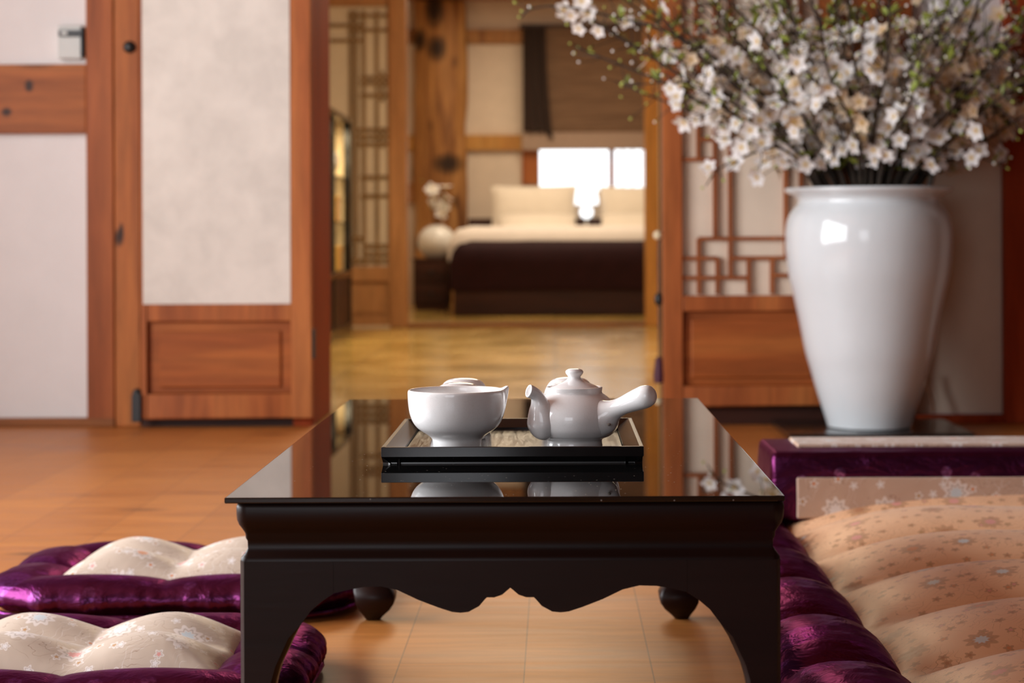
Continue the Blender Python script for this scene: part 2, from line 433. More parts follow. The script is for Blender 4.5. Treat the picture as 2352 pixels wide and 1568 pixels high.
def rrect(cx, cy, hx, hy, r, step=.02, nc=8):
    """rounded rectangle path: (x, y, nx, ny, s)"""
    out = []; s = 0
    corners = [(hx - r, hy - r, 0), (-hx + r, hy - r, 90), (-hx + r, -hy + r, 180), (hx - r, -hy + r, 270)]
    for i, (x, y, a0) in enumerate(corners):
        for k in range(nc + 1):
            a = math.radians(a0 + 90 * k / nc)
            out.append((cx + x + r * math.cos(a), cy + y + r * math.sin(a), math.cos(a), math.sin(a)))
        x2, y2, a2 = corners[(i + 1) % 4]
        a = math.radians(a0 + 90)
        p = (x + r * math.cos(a), y + r * math.sin(a)); q = (x2 + r * math.cos(a), y2 + r * math.sin(a))
        L = math.hypot(q[0] - p[0], q[1] - p[1]); n = max(1, int(L / step))
        for k in range(1, n):
            out.append((cx + p[0] + (q[0] - p[0]) * k / n, cy + p[1] + (q[1] - p[1]) * k / n, math.cos(a), math.sin(a)))
    res = []
    for i, p in enumerate(out):
        if i: s += math.hypot(p[0] - out[i - 1][0], p[1] - out[i - 1][1])
        res.append((*p, s))
    return res
def sweep(mb, path, prof, closed_prof=False):
    """prof: list of (outward offset, z)"""
    rows = [[(x + nx * o, y + ny * o, z) for x, y, nx, ny, s in path] for o, z in prof]
    mb.grid(rows, close_u=True, close_v=closed_prof); return mb

# ------------------------------------------------------------------ the setting
W0 = 6.15
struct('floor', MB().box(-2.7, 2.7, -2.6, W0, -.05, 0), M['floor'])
struct('floor', MB().box(-2.7, 2.7, W0 + .02, 17.4, -.05, -.001), M['olive_floor'])
struct('ceiling', MB().box(-2.75, 2.75, -2.65, 6.2, 2.62, 2.7), M['sill'])
struct('ceiling', MB().box(-2.75, 2.75, 6.2, 17.4, 2.62, 2.7), M['orange_x'])
# left wall with a long window bay, rear wall with an unseen window added for front fill, right wall
WY0, WY1 = 1.0, 4.7
wl = MB()
wl.box(-2.8, -2.7, -2.65, WY0, 0, 2.62).box(-2.8, -2.7, WY1, 6.25, 0, 2.62).box(-2.8, -2.7, WY0, WY1, 0, .35).box(-2.8, -2.7, WY0, WY1, 2.25, 2.62)
struct('wall_left', wl, M['plaster'])
wf = MB()
for k in range(5):
    y = WY0 + (WY1 - WY0) * k / 4; wf.box(-2.79, -2.71, y - .03, y + .03, .35, 2.25)
wf.box(-2.79, -2.71, WY0, WY1, .35, .40).box(-2.79, -2.71, WY0, WY1, 2.2, 2.25).box(-2.78, -2.72, WY0, WY1, 1.28, 1.31)
struct('window_1', wf, M['orange_z'])
wr = MB()
wr.box(-2.8, -2.3, -2.7, -2.6, 0, 2.62).box(-.4, 2.8, -2.7, -2.6, 0, 2.62).box(-2.3, -.4, -2.7, -2.6, 0, .3).box(-2.3, -.4, -2.7, -2.6, 2.2, 2.62)
struct('wall_rear', wr, M['walnut'])
wf = MB()
for k in range(4):
    x = -2.3 + 1.9 * k / 3; wf.box(x - .03, x + .03, -2.69, -2.61, .3, 2.2)
struct('window_fill', wf, M['orange_z'])
struct('wall_right', MB().box(2.7, 2.8, -2.65, 6.15, 0, 2.62), M['walnut'])
struct('wall_right', MB().box(2.7, 2.8, 6.15, 17.5, 0, 2.62), M['hanji_dim'])

# partition between the front room and the middle room
OL, OR = -.745, .3285                # opening
pw = MB()
pw.box(-2.7, OL - .03, W0, W0 + .12, 0, 2.62).box(OR + .01, 2.7, W0, W0 + .12, 0, 2.62).box(OL - .03, OR + .01, W0, W0 + .12, 2.1, 2.62)
struct('wall_back', pw, M['plaster'])
FY = W0 - .03                        # face of the timbers
zb0, zb1 = .901, 1.1136
xA, xB, xC = X(200, FY), X(263, FY), X(323, FY)
struct('trim_1', MB().box(xA, xB, FY - .01, W0, 0, 2.62), M['orange_z'], bevel=.004)
struct('trim_2', MB().box(xB + .001, xC, FY - .005, W0, 0, 2.62), M['orange_z2'], bevel=.004)
struct('trim_3', MB().box(-2.7, xA - .001, FY, W0, zb0, zb1), M['orange_x2'], bevel=.004)
struct('trim_4', MB().box(-2.7, xB, FY - .012, W0, 0, .026), M['sill'], bevel=.003)
# right half: beam, posts
x1, x2, x3 = .86, 1.10, X(2305, FY)
struct('trim_gap_shade', MB().box(xC + .001, OL - .062, FY, W0, 0, .07), M['walnut'])  # dark strip added for the shadowed gap below the left door leaf
struct('trim_5', MB().box(x1, x2, FY - .01, W0, 0, 2.62), M['orange_z'], bevel=.004)
struct('wall_back', MB().box(x2 + .002, x3 - .002, W0 - .004, W0 + .01, .03, zb0 - .002), M['hanji_plain'])  # warm bounce from the floor put into this panel's tan colour
struct('trim_6', MB().box(x3, x3 + .16, FY - .01, W0, 0, 2.62), M['redwood'], bevel=.004)
struct('trim_7', MB().box(x2 + .001, x3 - .001, FY, W0, zb0, zb1), M['redwood'], bevel=.004)
struct('trim_8', MB().box(x2 + .001, x3 - .001, FY - .005, W0, 0, .026), M['redwood'], bevel=.003)
# deep jamb left of the opening, narrow one on the right, sills
struct('trim_9', MB().box(OL - .06, OL, 6.10, 6.60, 0, 2.1), M['redwood'], bevel=.004)
struct('trim_10', MB().box(OR + .002, OR + .05, 6.10, 6.30, 0, 2.1), M['walnut'], bevel=.004)
struct('trim_11', MB().box(OR + .05, x1, 6.10, W0, 0, .052), M['walnut'], bevel=.003)

# left door leaf: plain paper above, sunk wooden panel below
DY = 6.05
d = thing('door_1', 'tall wooden door leaf with mottled paper panel left of the opening', 'door', (X(520, DY), DY, .029), kind='structure')
dx0, dx1 = X(322, DY), X(715, DY); px0, px1 = X(328, DY), X(667, DY)
zt, zr0, zr1, zp0, zp1, zd = 2.05, Z(735, DY), Z(695, DY), Z(902, DY), Z(742, DY), .0294
fr = MB()
fr.box(dx0, px0 + .012, DY, DY + .035, zd, zt).box(px1, dx1, DY, DY + .035, zd, zt)
fr.box(px0 + .012, px1, DY, DY + .035, zr0, zr1).box(px0 + .012, px1, DY, DY + .035, zd, zp0).box(px0 + .012, px1, DY, DY + .035, zt - .07, zt)
obj('door_frame', fr, M['orange_z'], d, bevel=.003)
obj('paper_panel', MB().box(px0, px1, DY - .002, DY + .02, zr1, zt - .07), M['hanji'], d)
pn = MB(); a0, a1 = X(349, DY), X(658, DY)
pn.box(px0 + .012, px1, DY + .016, DY + .028, zp0, zr0).box(a0 + .02, a1 - .02, DY + .008, DY + .018, zp0 + .02, zp1 - .02)
obj('lower_panel', pn, M['panel_x'], d, bevel=.004)
h = MB().box(X(302, DY), X(324, DY), DY - .012, DY + .02, .02, .105)
h.lathe((X(302, DY) + X(324, DY)) / 2, DY + .004, [(.0145, .10), (.0145, .112), (.008, .12), (0, .122)], 16)
obj('pivot_shoe', h, M['iron'], d, bevel=.003)
obj('hinge', MB().box(dx1 - .001, dx1 + .008, DY + .004, DY + .03, Z(822, DY), Z(754, DY)), M['iron'], d, bevel=.002)
# round finger pull on the door post
kx, kz = X(300, FY), Z(105, FY)
k = MB(); rows = []
for r, y in ((.0, -.018), (.009, -.017), (.016, -.011), (.019, -.004), (.019, .0)):
    rows.append([(kx + r * math.cos(2 * PI * i / 24), FY - .005 + y, kz + r * math.sin(2 * PI * i / 24)) for i in range(24)])
k.grid(rows, close_u=True)
tag(obj('door_stud', k, M['iron'], loc=(kx, FY - .005, kz)), 'round black metal stud on the orange post left of the paper door', 'door stud')
# wall box at far left
bx = thing('wall_box', 'small pale grey box with black bar on the white wall above the beam', 'wall box', (X(168, W0), W0, Z(132, W0)))
obj('case', MB().box(X(140, W0), X(194, W0), W0 - .03, W0, Z(133, W0), Z(56, W0)), M['box_grey'], bx, bevel=.004)
b2 = MB().box(X(143, W0), X(199, W0), W0 - .042, W0 - .028, Z(82, W0), Z(68, W0)).box(X(193, W0), X(199, W0), W0 - .04, W0 - .002, Z(128, W0), Z(60, W0))
obj('black_bar', b2, M['iron'], bx, bevel=.002, seg=1)
b3 = MB().box(X(150, W0), X(164, W0), W0 - .0445, W0 - .0415, Z(79, W0), Z(71, W0))
obj('switch', b3, M['box_grey'], bx)

def lattice_door(name, label, Y, x0, x1, zbot, ztop, stile0, stile1, rail, zpan, bars, mats, paper_mat, thick=.035, bw=.012, group=None):
    """bars: list of (xa, za, xb, zb) centre lines"""
    d = thing(name, label, 'door', ((x0 + x1) / 2, Y, zbot), kind='structure')
    fr = MB(); fr.box(x0, x0 + stile0, Y, Y + thick, zbot, ztop).box(x1 - stile1, x1, Y, Y + thick, zbot, ztop)
    fr.box(x0 + stile0, x1 - stile1, Y, Y + thick, rail[0], rail[1]).box(x0 + stile0, x1 - stile1, Y, Y + thick, zbot, zpan)
    fr.box(x0 + stile0, x1 - stile1, Y, Y + thick, ztop - .07, ztop)
    obj('door_frame', fr, mats[0], d, bevel=.003)
    pn = MB().box(x0 + stile0, x1 - stile1, Y + thick * .55, Y + thick * .8, zpan, rail[0])
    pn.box(x0 + stile0 + .025, x1 - stile1 - .025, Y + thick * .3, Y + thick * .56, zpan + .025, rail[0] - .025)
    obj('lower_panel', pn, mats[1], d, bevel=.004)
    obj('paper_backing', MB().box(x0 + stile0, x1 - stile1, Y + thick * .7, Y + thick * .8, rail[1], ztop - .07), paper_mat, d)
    lt = MB()
    for xa, za, xb, zb in bars:
        if abs(xa - xb) < 1e-5: lt.box(xa - bw / 2, xa + bw / 2, Y + .006, Y + thick * .7, min(za, zb), max(za, zb))
        else: lt.box(min(xa, xb), max(xa, xb), Y + .007, Y + thick * .7 - .001, za - bw / 2, za + bw / 2)
    obj('lattice', lt, mats[2], d)
    return d
LY = 6.06
def B(*a):   # photo-measured lattice bars on the right leaf
    return (X(a[0], LY), Z(a[1], LY), X(a[2], LY), Z(a[3], LY))
lx0, lx1 = X(1522, LY), .85
bars = [B(1643, -700, 1643, 549), B(1678, -700, 1678, 639), B(1806, -700, 1806, 594), B(1605, 280, 1605, 367), B(1568, 280, 1643, 280), B(1568, 367, 1643, 367),
        B(1605, 321, 1678, 321), B(1605, 549, 1806, 549), B(1605, 549, 1605, 677), B(1568, 594, 1648, 594), B(1648, 594, 1648, 677), B(1568, 639, 1720, 639),
        B(1678, 594, 1806, 594), B(1720, 594, 1720, 677), B(1774, 594, 1774, 677), B(1774, 634, 1840, 634), B(1806, 549, 1850, 549), B(1806, 594, 1850, 594),
        B(1600, -60, 1600, 126), B(1568, 85, 1643, 85), B(1568, 126, 1678, 126), B(1568, 208, 1643, 208), B(1605, 126, 1605, 208), B(1605, 165, 1643, 165), B(1841, -700, 1841, 634), B(1806, 280, 1878, 280), B(1806, 367, 1878, 367)]
lattice_door('door_2', 'lattice door leaf with paper backing, half hidden behind the big white vase', LY, lx0, lx1, .0597, 2.05, X(1568, LY) - lx0, .045,
             (Z(716, LY), Z(680, LY)), Z(888, LY), bars, (M['orange_z'], M['panel_x'], M['lattice']), M['hanji_plain'])
# tassel ornament hanging on the right side of the opening
ty = 6.07; tx = X(1512, ty)
t = thing('tassel', 'purple silk tassel with pale bead hanging at the right edge of the doorway', 'tassel', (tx, ty, Z(880, ty)))
obj('cord', MB().tube([(tx + .008, ty, Z(530, ty)), (tx, ty, Z(560, ty)), (tx, ty, Z(690, ty)), (tx, ty, Z(830, ty))], .0022, 6), M['tassel'], t)
obj('bead', MB().sphere((tx - .002, ty, Z(541, ty)), .014), M['bead'], t)
obj('knot', MB().sphere((tx, ty, Z(688, ty)), .013, sq=(1, .8, 1.6)), M['iron'], t)
obj('silk', MB().lathe(tx, ty, [(.003, Z(818, ty)), (.011, Z(826, ty)), (.013, Z(840, ty)), (.017, Z(862, ty)), (.015, Z(880, ty))], 14), M['tassel'], t)

# middle room
struct('wall_left', MB().box(-1.95, -1.85, 6.27, 17.4, 0, 2.62), M['hanji_dim'])
PY = 12.8
px = lambda v: X(v, PY)
pz = lambda v: Z(v, PY)
struct('trim_12', MB().box(px(895), px(935), PY, PY + .14, 0, 2.45), M['tan_z'], bevel=.006)
struct('trim_13', MB().box(px(1482), px(1513), PY - .02, PY + .14, 0, 2.45), M['ochre_z'], bevel=.006)
struct('trim_14', MB().box(px(935), px(1482), PY + .01, PY + .13, 0, .022), M['sill'], bevel=.004)
struct('wall_back', MB().box(px(1513), 2.7, PY, PY + .12, 0, 2.62).box(-1.85, 2.7, PY, PY + .12, 2.45, 2.62), M['hanji_dim'])
def Q(*a): return (px(a[0]), pz(a[1]), px(a[2]), pz(a[3]))
ib = [Q(806, 20, 806, 605), Q(818, 20, 818, 605), Q(836, 20, 836, 605), Q(866, 20, 866, 605), Q(700, 55, 836, 55), Q(760, 90, 836, 90), Q(800, 33, 893, 33), Q(800, 66, 893, 66),
      Q(828, 175, 893, 175), Q(828, 188, 893, 188), Q(828, 216, 893, 216), Q(818, 295, 893, 295), Q(818, 311, 893, 311), Q(818, 328, 893, 328), Q(828, 404, 893, 404), Q(828, 447, 893, 447),
      Q(806, 545, 836, 545), Q(836, 562, 893, 562), Q(806, 596, 893, 596), Q(836, 580, 893, 580), Q(700, 596, 806, 596), Q(746, 20, 746, 605), Q(879, 160, 879, 230), Q(879, 290, 879, 335)]
lattice_door('door_3', 'inner lattice door leaf behind the black display cabinet', PY + .02, -1.66, px(895), .012, 2.14, .06, .012,
             (pz(645), pz(610)), pz(726), ib, (M['tan_z'], M['tan_z'], M['olive_wood']), M['hanji_dim'], .04, .021)

# black display cabinet in the middle room, open towards the aisle
cx1, cx0, cy0, cy1, cz = -1.245, -1.70, 10.35, 12.2, 1.27
cab = thing('display_cabinet', 'black framed display cabinet with glass shelves inside the middle room by the left jamb', 'cabinet', ((cx0 + cx1) / 2, (cy0 + cy1) / 2, 0))
f = MB(); e = .045
for y in (cy0, (cy0 + cy1) / 2 - e / 2, cy1 - e):
    for x in (cx0, cx1 - e): f.box(x, x + e, y, y + e, 0.02, cz)
f.box(cx0, cx1, cy0, cy1, cz, cz + .035).box(cx0, cx1, cy0, cy1, .34, .38).box(cx0, cx1, cy0, cy1, 0, .06)
obj('frame', f, M['blacklac'], cab, bevel=.004)
obj('lower_case', MB().box(cx0 + .02, cx1 - .012, cy0 + .02, cy1 - .02, .06, .34), M['walnut'], cab)
obj('back_board', MB().box(cx0 + .005, cx0 + .02, cy0 + .04, cy1 - .04, .38, cz), M['ochre_z'], cab)
for z in (.66, .93): obj('shelf', MB().box(cx0 + .02, cx1 - .03, cy0 + .03, cy1 - .03, z, z + .012), M['glass'], cab)
obj('end_panel', MB().box(cx0 + .02, cx1 - .01, cy1 - .03, cy1 - .012, .38, cz), M['cab_lining'], cab)
for (nm, lab, x, y, z, m) in (('white_jar', 'small white round jar glinting on the top shelf of the display cabinet', -1.325, 11.55, .942, 'jar_white'),
                             ('gilt_box', 'gold coloured box on the middle shelf of the display cabinet', -1.325, 11.65, .672, 'gold'),
                             ('gilt_box', 'gold coloured box on the bottom of the display cabinet', -1.325, 11.75, .38, 'gold')):
    if nm == 'white_jar':
        o = obj(nm, MB().lathe(x, y, [(.03, z), (.06, z + .03), (.075, z + .08), (.06, z + .13), (.03, z + .15), (.034, z + .165)], 24), M[m], loc=(x, y, z))
        tag(o, lab, 'jar')
    else:
        o = obj(nm, MB().box(x - .07, x + .06, y - .1, y + .1, z, z + .12).box(x - .075, x + .065, y - .105, y + .105, z + .12, z + .15), M[m], loc=(x, y, z), bevel=.006)
        tag(o, lab, 'box')

# bedroom
BY = 17.2
wx = lambda v: X(v, BY)
wz = lambda v: Z(v, BY)
bw_ = MB()
bw_.box(-1.85, wx(1240), BY, BY + .1, 0, 2.62).box(wx(1240), 2.7, BY, BY + .1, 0, wz(437)).box(wx(1240), 2.7, BY, BY + .1, wz(330), 2.62)
bw_.box(wx(1500), 2.7, BY, BY + .1, wz(437), wz(330))
struct('wall_back', bw_, M['hanji_plain'])
struct('trim_15', MB().box(-1.85, wx(1240), BY - .06, BY, wz(100), wz(68)), M['log'], bevel=.005)
struct('trim_16', MB().box(-1.85, wx(1240), BY - .06, BY, wz(345), wz(310)), M['ochre_z'], bevel=.005)
struct('trim_17', MB().box(-1.85, wx(957), BY - .05, BY, wz(465), wz(420)), M['tan_z'], bevel=.005)
struct('trim_18', MB().box(wx(1200), wx(1240), BY - .05, BY, wz(424), wz(340)), M['orange_z'], bevel=.005)
w = thing('window_3', 'bright daylit window under the brown blind behind the bed', 'window', (wx(1370), BY, wz(437)), kind='structure')
obj('pane', MB().box(wx(1240), wx(1400), BY + .03, BY + .04, wz(437), wz(330)), M['daywin'], w)
obj('pane', MB().box(wx(1411), wx(1500), BY + .03, BY + .04, wz(437), wz(330)), M['daywin'], w)
obj('window_frame', MB().box(wx(1399), wx(1412), BY - .01, BY + .05, wz(437), wz(330)), M['orange_z'], w)
wg = MB()
for k in range(1, 4): wg.box(wx(1408) + k * .086 - .005, wx(1408) + k * .086 + .005, BY + .01, BY + .028, wz(437), wz(330))
obj('muntin', wg, M['tan_z'], w)
# burled log post
lp = MB(); rows = []
lcx, lr = wx(1014), .225
for i in range(60):
    z = 2.6 * i / 59; row = []
    for k_ in range(28):
        a = 2 * PI * k_ / 28
        n = mnoise.noise(Vector((math.cos(a) * 1.3, math.sin(a) * 1.3, z * 2.1)))
        n2 = mnoise.noise(Vector((math.cos(a) * 2.5 + 7, math.sin(a) * 2.5, z * 4)))
        r = lr * (1 + .09 * n + .06 * n2)
        row.append((lcx + r * math.cos(a), BY - .10 + r * .55 * math.sin(a), z))
    rows.append(row)
lp.grid(rows, close_u=True, cap0=True, cap1=True)
struct('trim_19', lp, M['log'])
# blind and curtain
bl = thing('roman_blind', 'brown woven roman blind above the bedroom window', 'blind', (wx(1370), BY - .1, wz(345)))
rows = []
for i in range(61):
    t_ = i / 60; z = wz(62) + (wz(312) - wz(62)) * t_
    y = BY - .10 - .02 * abs(math.sin(t_ * PI * 7)) * (t_ ** 1.5)
    rows.append([(wx(1255), y, z), (wx(1400), y, z), (wx(1560), y, z)])
rows += [[(p[0], p[1] + .02, p[2]) for p in r] for r in reversed(rows)]
obj('slatted_cloth', MB().grid(rows, close_v=True), M['blind'], bl)
obj('hem', MB().box(wx(1200), wx(1560), BY - .135, BY - .115, wz(346), wz(306)), M['blind_hem'], bl, bevel=.004)
obj('head_rail', MB().box(wx(1196), wx(1560), BY - .12, BY - .02, wz(66), wz(58)), M['walnut'], bl)
cu = MB(); rows = []
for i in range(21):
    t_ = i / 20; row = []
    for k_ in range(17):
        u = k_ / 16
        zb = wz(305) - (wz(305) - wz(322)) * max(0, (u - .7) / .3)
        z = wz(66) + (zb - wz(66)) * t_
        x = wx(1203) + (wx(1255) - wx(1203)) * u + (.06 * t_ * t_ * u)
        row.append((x, BY - .17 + .02 * math.sin(u * PI * 6), z))
    rows.append(row)
rows += [[(p[0], p[1] + .02, p[2]) for p in r] for r in reversed(rows)]
cu.grid(rows, close_v=True)
tag(obj('curtain', cu, M['curtain'], loc=(wx(1230), BY - .17, wz(322))), 'narrow dark brown curtain hanging left of the blind', 'curtain')

# bed
bY0, bY1, bx0, bx1 = 14.6, 16.75, -.767, 1.15
bed = thing('bed', 'low dark wooden bed in the far bedroom', 'bed', ((bx0 + bx1) / 2, 15.7, 0))
obj('bed_base', MB().box(bx0 + .02, bx1, bY0 + .02, bY1, 0, .20), M['walnut'], bed, bevel=.01)
obj('mattress', MB().box(bx0 + .05, bx1 - .02, bY0 + .06, bY1 - .02, .20, .50), M['linen'], bed, bevel=.05, seg=3)
obj('headboard', MB().box(-.73, bx1 + .05, bY1, bY1 + .06, 0, .735), M['walnut'], bed, bevel=.01)
def drape(x0, x1, y0, y1, zt, zlo, r=.09, wob=.008):
    """cover over the mattress: top, left drop and foot drop"""
    mb = MB(); rows = []
    prof = [(0, zlo), (0, (zlo + zt) / 2), (0, zt - r), (r * .15, zt - r * .5), (r * .45, zt - r * .15), (r, zt), (.6, zt + .01), (x1 - x0, zt)]
    for (d, z) in prof:
        pass
    ys = [(y0, zlo), (y0, (zlo + zt) / 2), (y0, zt - r), (y0 + r * .15, zt - r * .5), (y0 + r * .45, zt - r * .15), (y0 + r, zt)] + [(y0 + r + (y1 - y0 - r) * k / 5, zt) for k in range(1, 6)]
    for j, (y, zy) in enumerate(ys):
        row = []
        for i, (d, z) in enumerate(prof):
            row.append((x0 + d + wob * math.sin(j * 2.1 + i), y + wob * math.sin(i * 1.7 + j), min(z, zy) + wob * .6 * math.sin(i * 2.3 + j * 1.3)))
        rows.append(row)
    n = len(rows)
    inner = [[(p[0] + .008, p[1] + .008, p[2] - .012) for p in r] for r in rows]
    mb.grid(rows); mb.grid(inner)
    return mb
tag(obj('duvet', drape(bx0 - .035, bx1, 14.95, 16.2, .66, .40, .16), M['duvet'], loc=(.2, 15.4, .5), angle=80), 'white duvet folded over the bed above the dark cover', 'duvet')
tag(obj('bedspread', drape(bx0 + .0, bx1 + .01, bY0 - .03, 15.2, .548, .20, .14), M['plum'], loc=(.2, 15.0, .5), angle=80), 'dark plum bedspread covering the foot of the bed', 'bedspread')
def cushion_puff(name, label, cx, cy, cz, hx, hy, hz, tilt, mat, cat='pillow', group=None):
    mb = MB(); rows = []; n = 18
    R = Matrix.Rotation(tilt, 3, 'X')
    for sgn in (1, -1):
        rows = []
        for i in range(n + 1):
            row = []
            for j in range(n + 1):
                u, v = -1 + 2 * i / n, -1 + 2 * j / n
                hgt = (max(0, (1 - abs(u) ** 3.0)) * max(0, (1 - abs(v) ** 3.0))) ** .55
                p = R @ Vector((hx * u * (1 - .06 * (1 - v * v)), hy * v * (1 - .05 * (1 - u * u)), sgn * hz * hgt))
                row.append((cx + p.x, cy + p.y, cz + p.z))
            rows.append(row)
        mb.grid(rows)
    return tag(obj(name, mb, mat, loc=(cx, cy, cz)), label, cat, group)
py_ = 16.35
cushion_puff('pillow', 'large ivory pillow standing at the left side of the bed head', X(1226, py_), py_ + .1, .80, .36, .22, .10, math.radians(70), M['linen'])
cushion_puff('pillow', 'flat ivory pillow lying in front of the left standing pillow', X(1235, 16.0), 16.0, .66, .31, .2, .06, math.radians(28), M['linen'])
cushion_puff('pillow', 'large ivory pillow standing at the right side of the bed head', X(1478, py_), py_ + .1, .79, .36, .22, .10, math.radians(70), M['linen'])
cushion_puff('pillow', 'flat ivory pillow lying in front of the right standing pillow', X(1470, 16.0), 16.0, .66, .31, .2, .06, math.radians(28), M['linen'])
# little lit lamp between the pillows
ly = 16.65; lx = X(1347, ly)
hb = MB().box(lx - .12, lx + .12, 16.5, 16.74, .60, .625)
lamp = thing('bedside_lamp', 'glowing white lamp with bell shade between the two standing pillows', 'lamp', (lx, 16.6, .5))
obj('shade', MB().lathe(lx, 16.6, [(.095, Z(470, 16.6)), (.10, Z(462, 16.6)), (.085, Z(440, 16.6)), (.06, Z(425, 16.6)), (.045, Z(418, 16.6))], 24), M['lampglow'], lamp)
obj('globe', MB().sphere((lx, 16.6, Z(487, 16.6)), .055), M['lampglow'], lamp)
obj('stem', MB().lathe(lx, 16.6, [(.05, .5), (.05, .52), (.012, .53), (.012, Z(472, 16.6))], 16), M['jar_white'], lamp)
# nightstand with a jar of blossoms
ny = 15.7
ns = thing('nightstand', 'dark red brown nightstand left of the bed', 'nightstand', (X(992, ny), ny + .2, 0))
nx0, nx1, nz = X(946, ny), X(1033, ny), Z(592, ny)
obj('body', MB().box(nx0 + .01, nx1 - .01, ny + .01, ny + .42, .04, nz - .02), M['walnut'], ns, bevel=.005)
obj('top', MB().box(nx0 - .0, nx1 + .0, ny, ny + .43, nz - .02, nz), M['walnut'], ns, bevel=.004)
for k_ in range(2):
    z0 = .06 + k_ * .17
    dr = obj('drawer', MB().box(nx0 + .03, nx1 - .03, ny - .004, ny + .02, z0, z0 + .15), M['walnut'], ns, bevel=.004)
    obj('knob', MB().sphere(((nx0 + nx1) / 2, ny - .012, z0 + .075), .012), M['iron'], dr)
obj('plinth', MB().box(nx0 + .02, nx1 - .02, ny + .02, ny + .41, 0, .04), M['walnut'], ns)
jx, jy = X(1003, ny + .2), ny + .2
jr = [(.07, 0), (.10, .02), (.145, .08), (.155, .13), (.14, .19), (.10, .235), (.065, .25), (.065, .262)]
jar = MB().lathe(jx, jy, [(r, nz + z) for r, z in jr] + [(.055, nz + .262), (.055, nz + .24), (0, nz + .235)], 40)
tag(obj('moon_jar', jar, M['jar_white'], loc=(jx, jy, nz)), 'round white jar on the nightstand holding blossom sprigs', 'jar')

# ------------------------------------------------------------------ blossoms
def blossom_mesh(seed, open_=.35, pet='petal'):
    rnd = random.Random(seed); mb = MB()
    for k in range(5):
        a = 2 * PI * k / 5 + rnd.uniform(-.12, .12); cup = open_ + rnd.uniform(-.1, .14); tw = rnd.uniform(-.2, .2)
        rows = []
        for i in range(6):
            t = i / 5; w = .34 * math.sin(PI * (.12 + .80 * t)) ** .75 * (1 if t < 1 else .8); row = []
            for j in range(5):
                s = -1 + j / 2
                rr = .10 + .90 * t - (.07 * s * s if t > .6 else 0) - (.06 * (1 - abs(s)) if i == 5 else 0)
                x, y, z = rr, s * w, cup * (rr ** 1.6) * .55 + .13 * s * s * w * 2 + tw * s * t * .15
                row.append((x * math.cos(a) - y * math.sin(a), x * math.sin(a) + y * math.cos(a), z))
            rows.append(row)
        mb.cur = 0; mb.grid(rows)
    mb.cur = 1
    for k in range(9):
        a = 2 * PI * k / 9; L = .26 + rnd.uniform(-.06, .08)
        c, s = math.cos(a), math.sin(a)
        mb.tube([(.03 * c, .03 * s, .02), (L * .7 * c, L * .7 * s, .16), (L * c, L * s, .24)], [.012, .012, .03], 4)
    mb.sphere((0, 0, .06), .09, 6, 4)
    mb.cur = 2
    mb.lathe(0, 0, [(.02, -.22), (.10, -.12), (.13, -.02), (.05, .02)], 6)
    return mb.mesh('blossom', [M[pet], M['stamen'], M['calyx']], angle=60)
BLOS = [blossom_mesh(3, .25), blossom_mesh(8, .45), blossom_mesh(15, .9), blossom_mesh(21, .35)]
SHADE_BLOS = [blossom_mesh(5, .3, 'petal_shade'), blossom_mesh(12, .7, 'petal_shade')]
def bud_mesh(green):
    mb = MB(); mb.cur = 0; mb.sphere((0, 0, .45), .42, 8, 6, (1, 1, 1.1)); mb.cur = 1
    mb.lathe(0, 0, [(.05, -.25), (.22, -.05), (.36, .22), (.30, .34)], 7)
    return mb.mesh('bud', [M['calyx'] if green else M['bud'], M['calyx']], angle=60)
BUD, GBUD = bud_mesh(False), bud_mesh(True)
def leaf_mesh():
    mb = MB(); rows = []
    for i in range(6):
        t = i / 5; w = .22 * math.sin(PI * (.04 + .94 * t)) ** .8
        rows.append([(t, -w, .10 * t * t + .05), (t, 0, .10 * t * t), (t, w, .10 * t * t + .05)])
    mb.grid(rows); return mb.mesh('leaf', [M['leaf']], angle=80)
LEAF = leaf_mesh()
def inst(name, me, parent, loc, direction, size, rnd):
    o = bpy.data.objects.new(name, me); C.objects.link(o); o.parent = parent
    q = Vector(direction).normalized().to_track_quat('Z', 'Y')
    m = q.to_matrix().to_4x4() @ Matrix.Rotation(rnd.uniform(0, 6.28), 4, 'Z')
    o.matrix_basis = Matrix.Translation(Vector(loc)) @ m @ Matrix.Scale(size, 4)
    return o
def inst_leaf(parent, loc, direction, size, rnd):
    o = bpy.data.objects.new('leaf', LEAF); C.objects.link(o); o.parent = parent
    q = Vector(direction).normalized().to_track_quat('X', 'Z')
    o.matrix_basis = Matrix.Translation(Vector(loc)) @ q.to_matrix().to_4x4() @ Matrix.Rotation(rnd.uniform(-.8, .8), 4, 'X') @ Matrix.Scale(size, 4)
    return o
LIGHTDIR = Vector((-.62, -.72, .12))
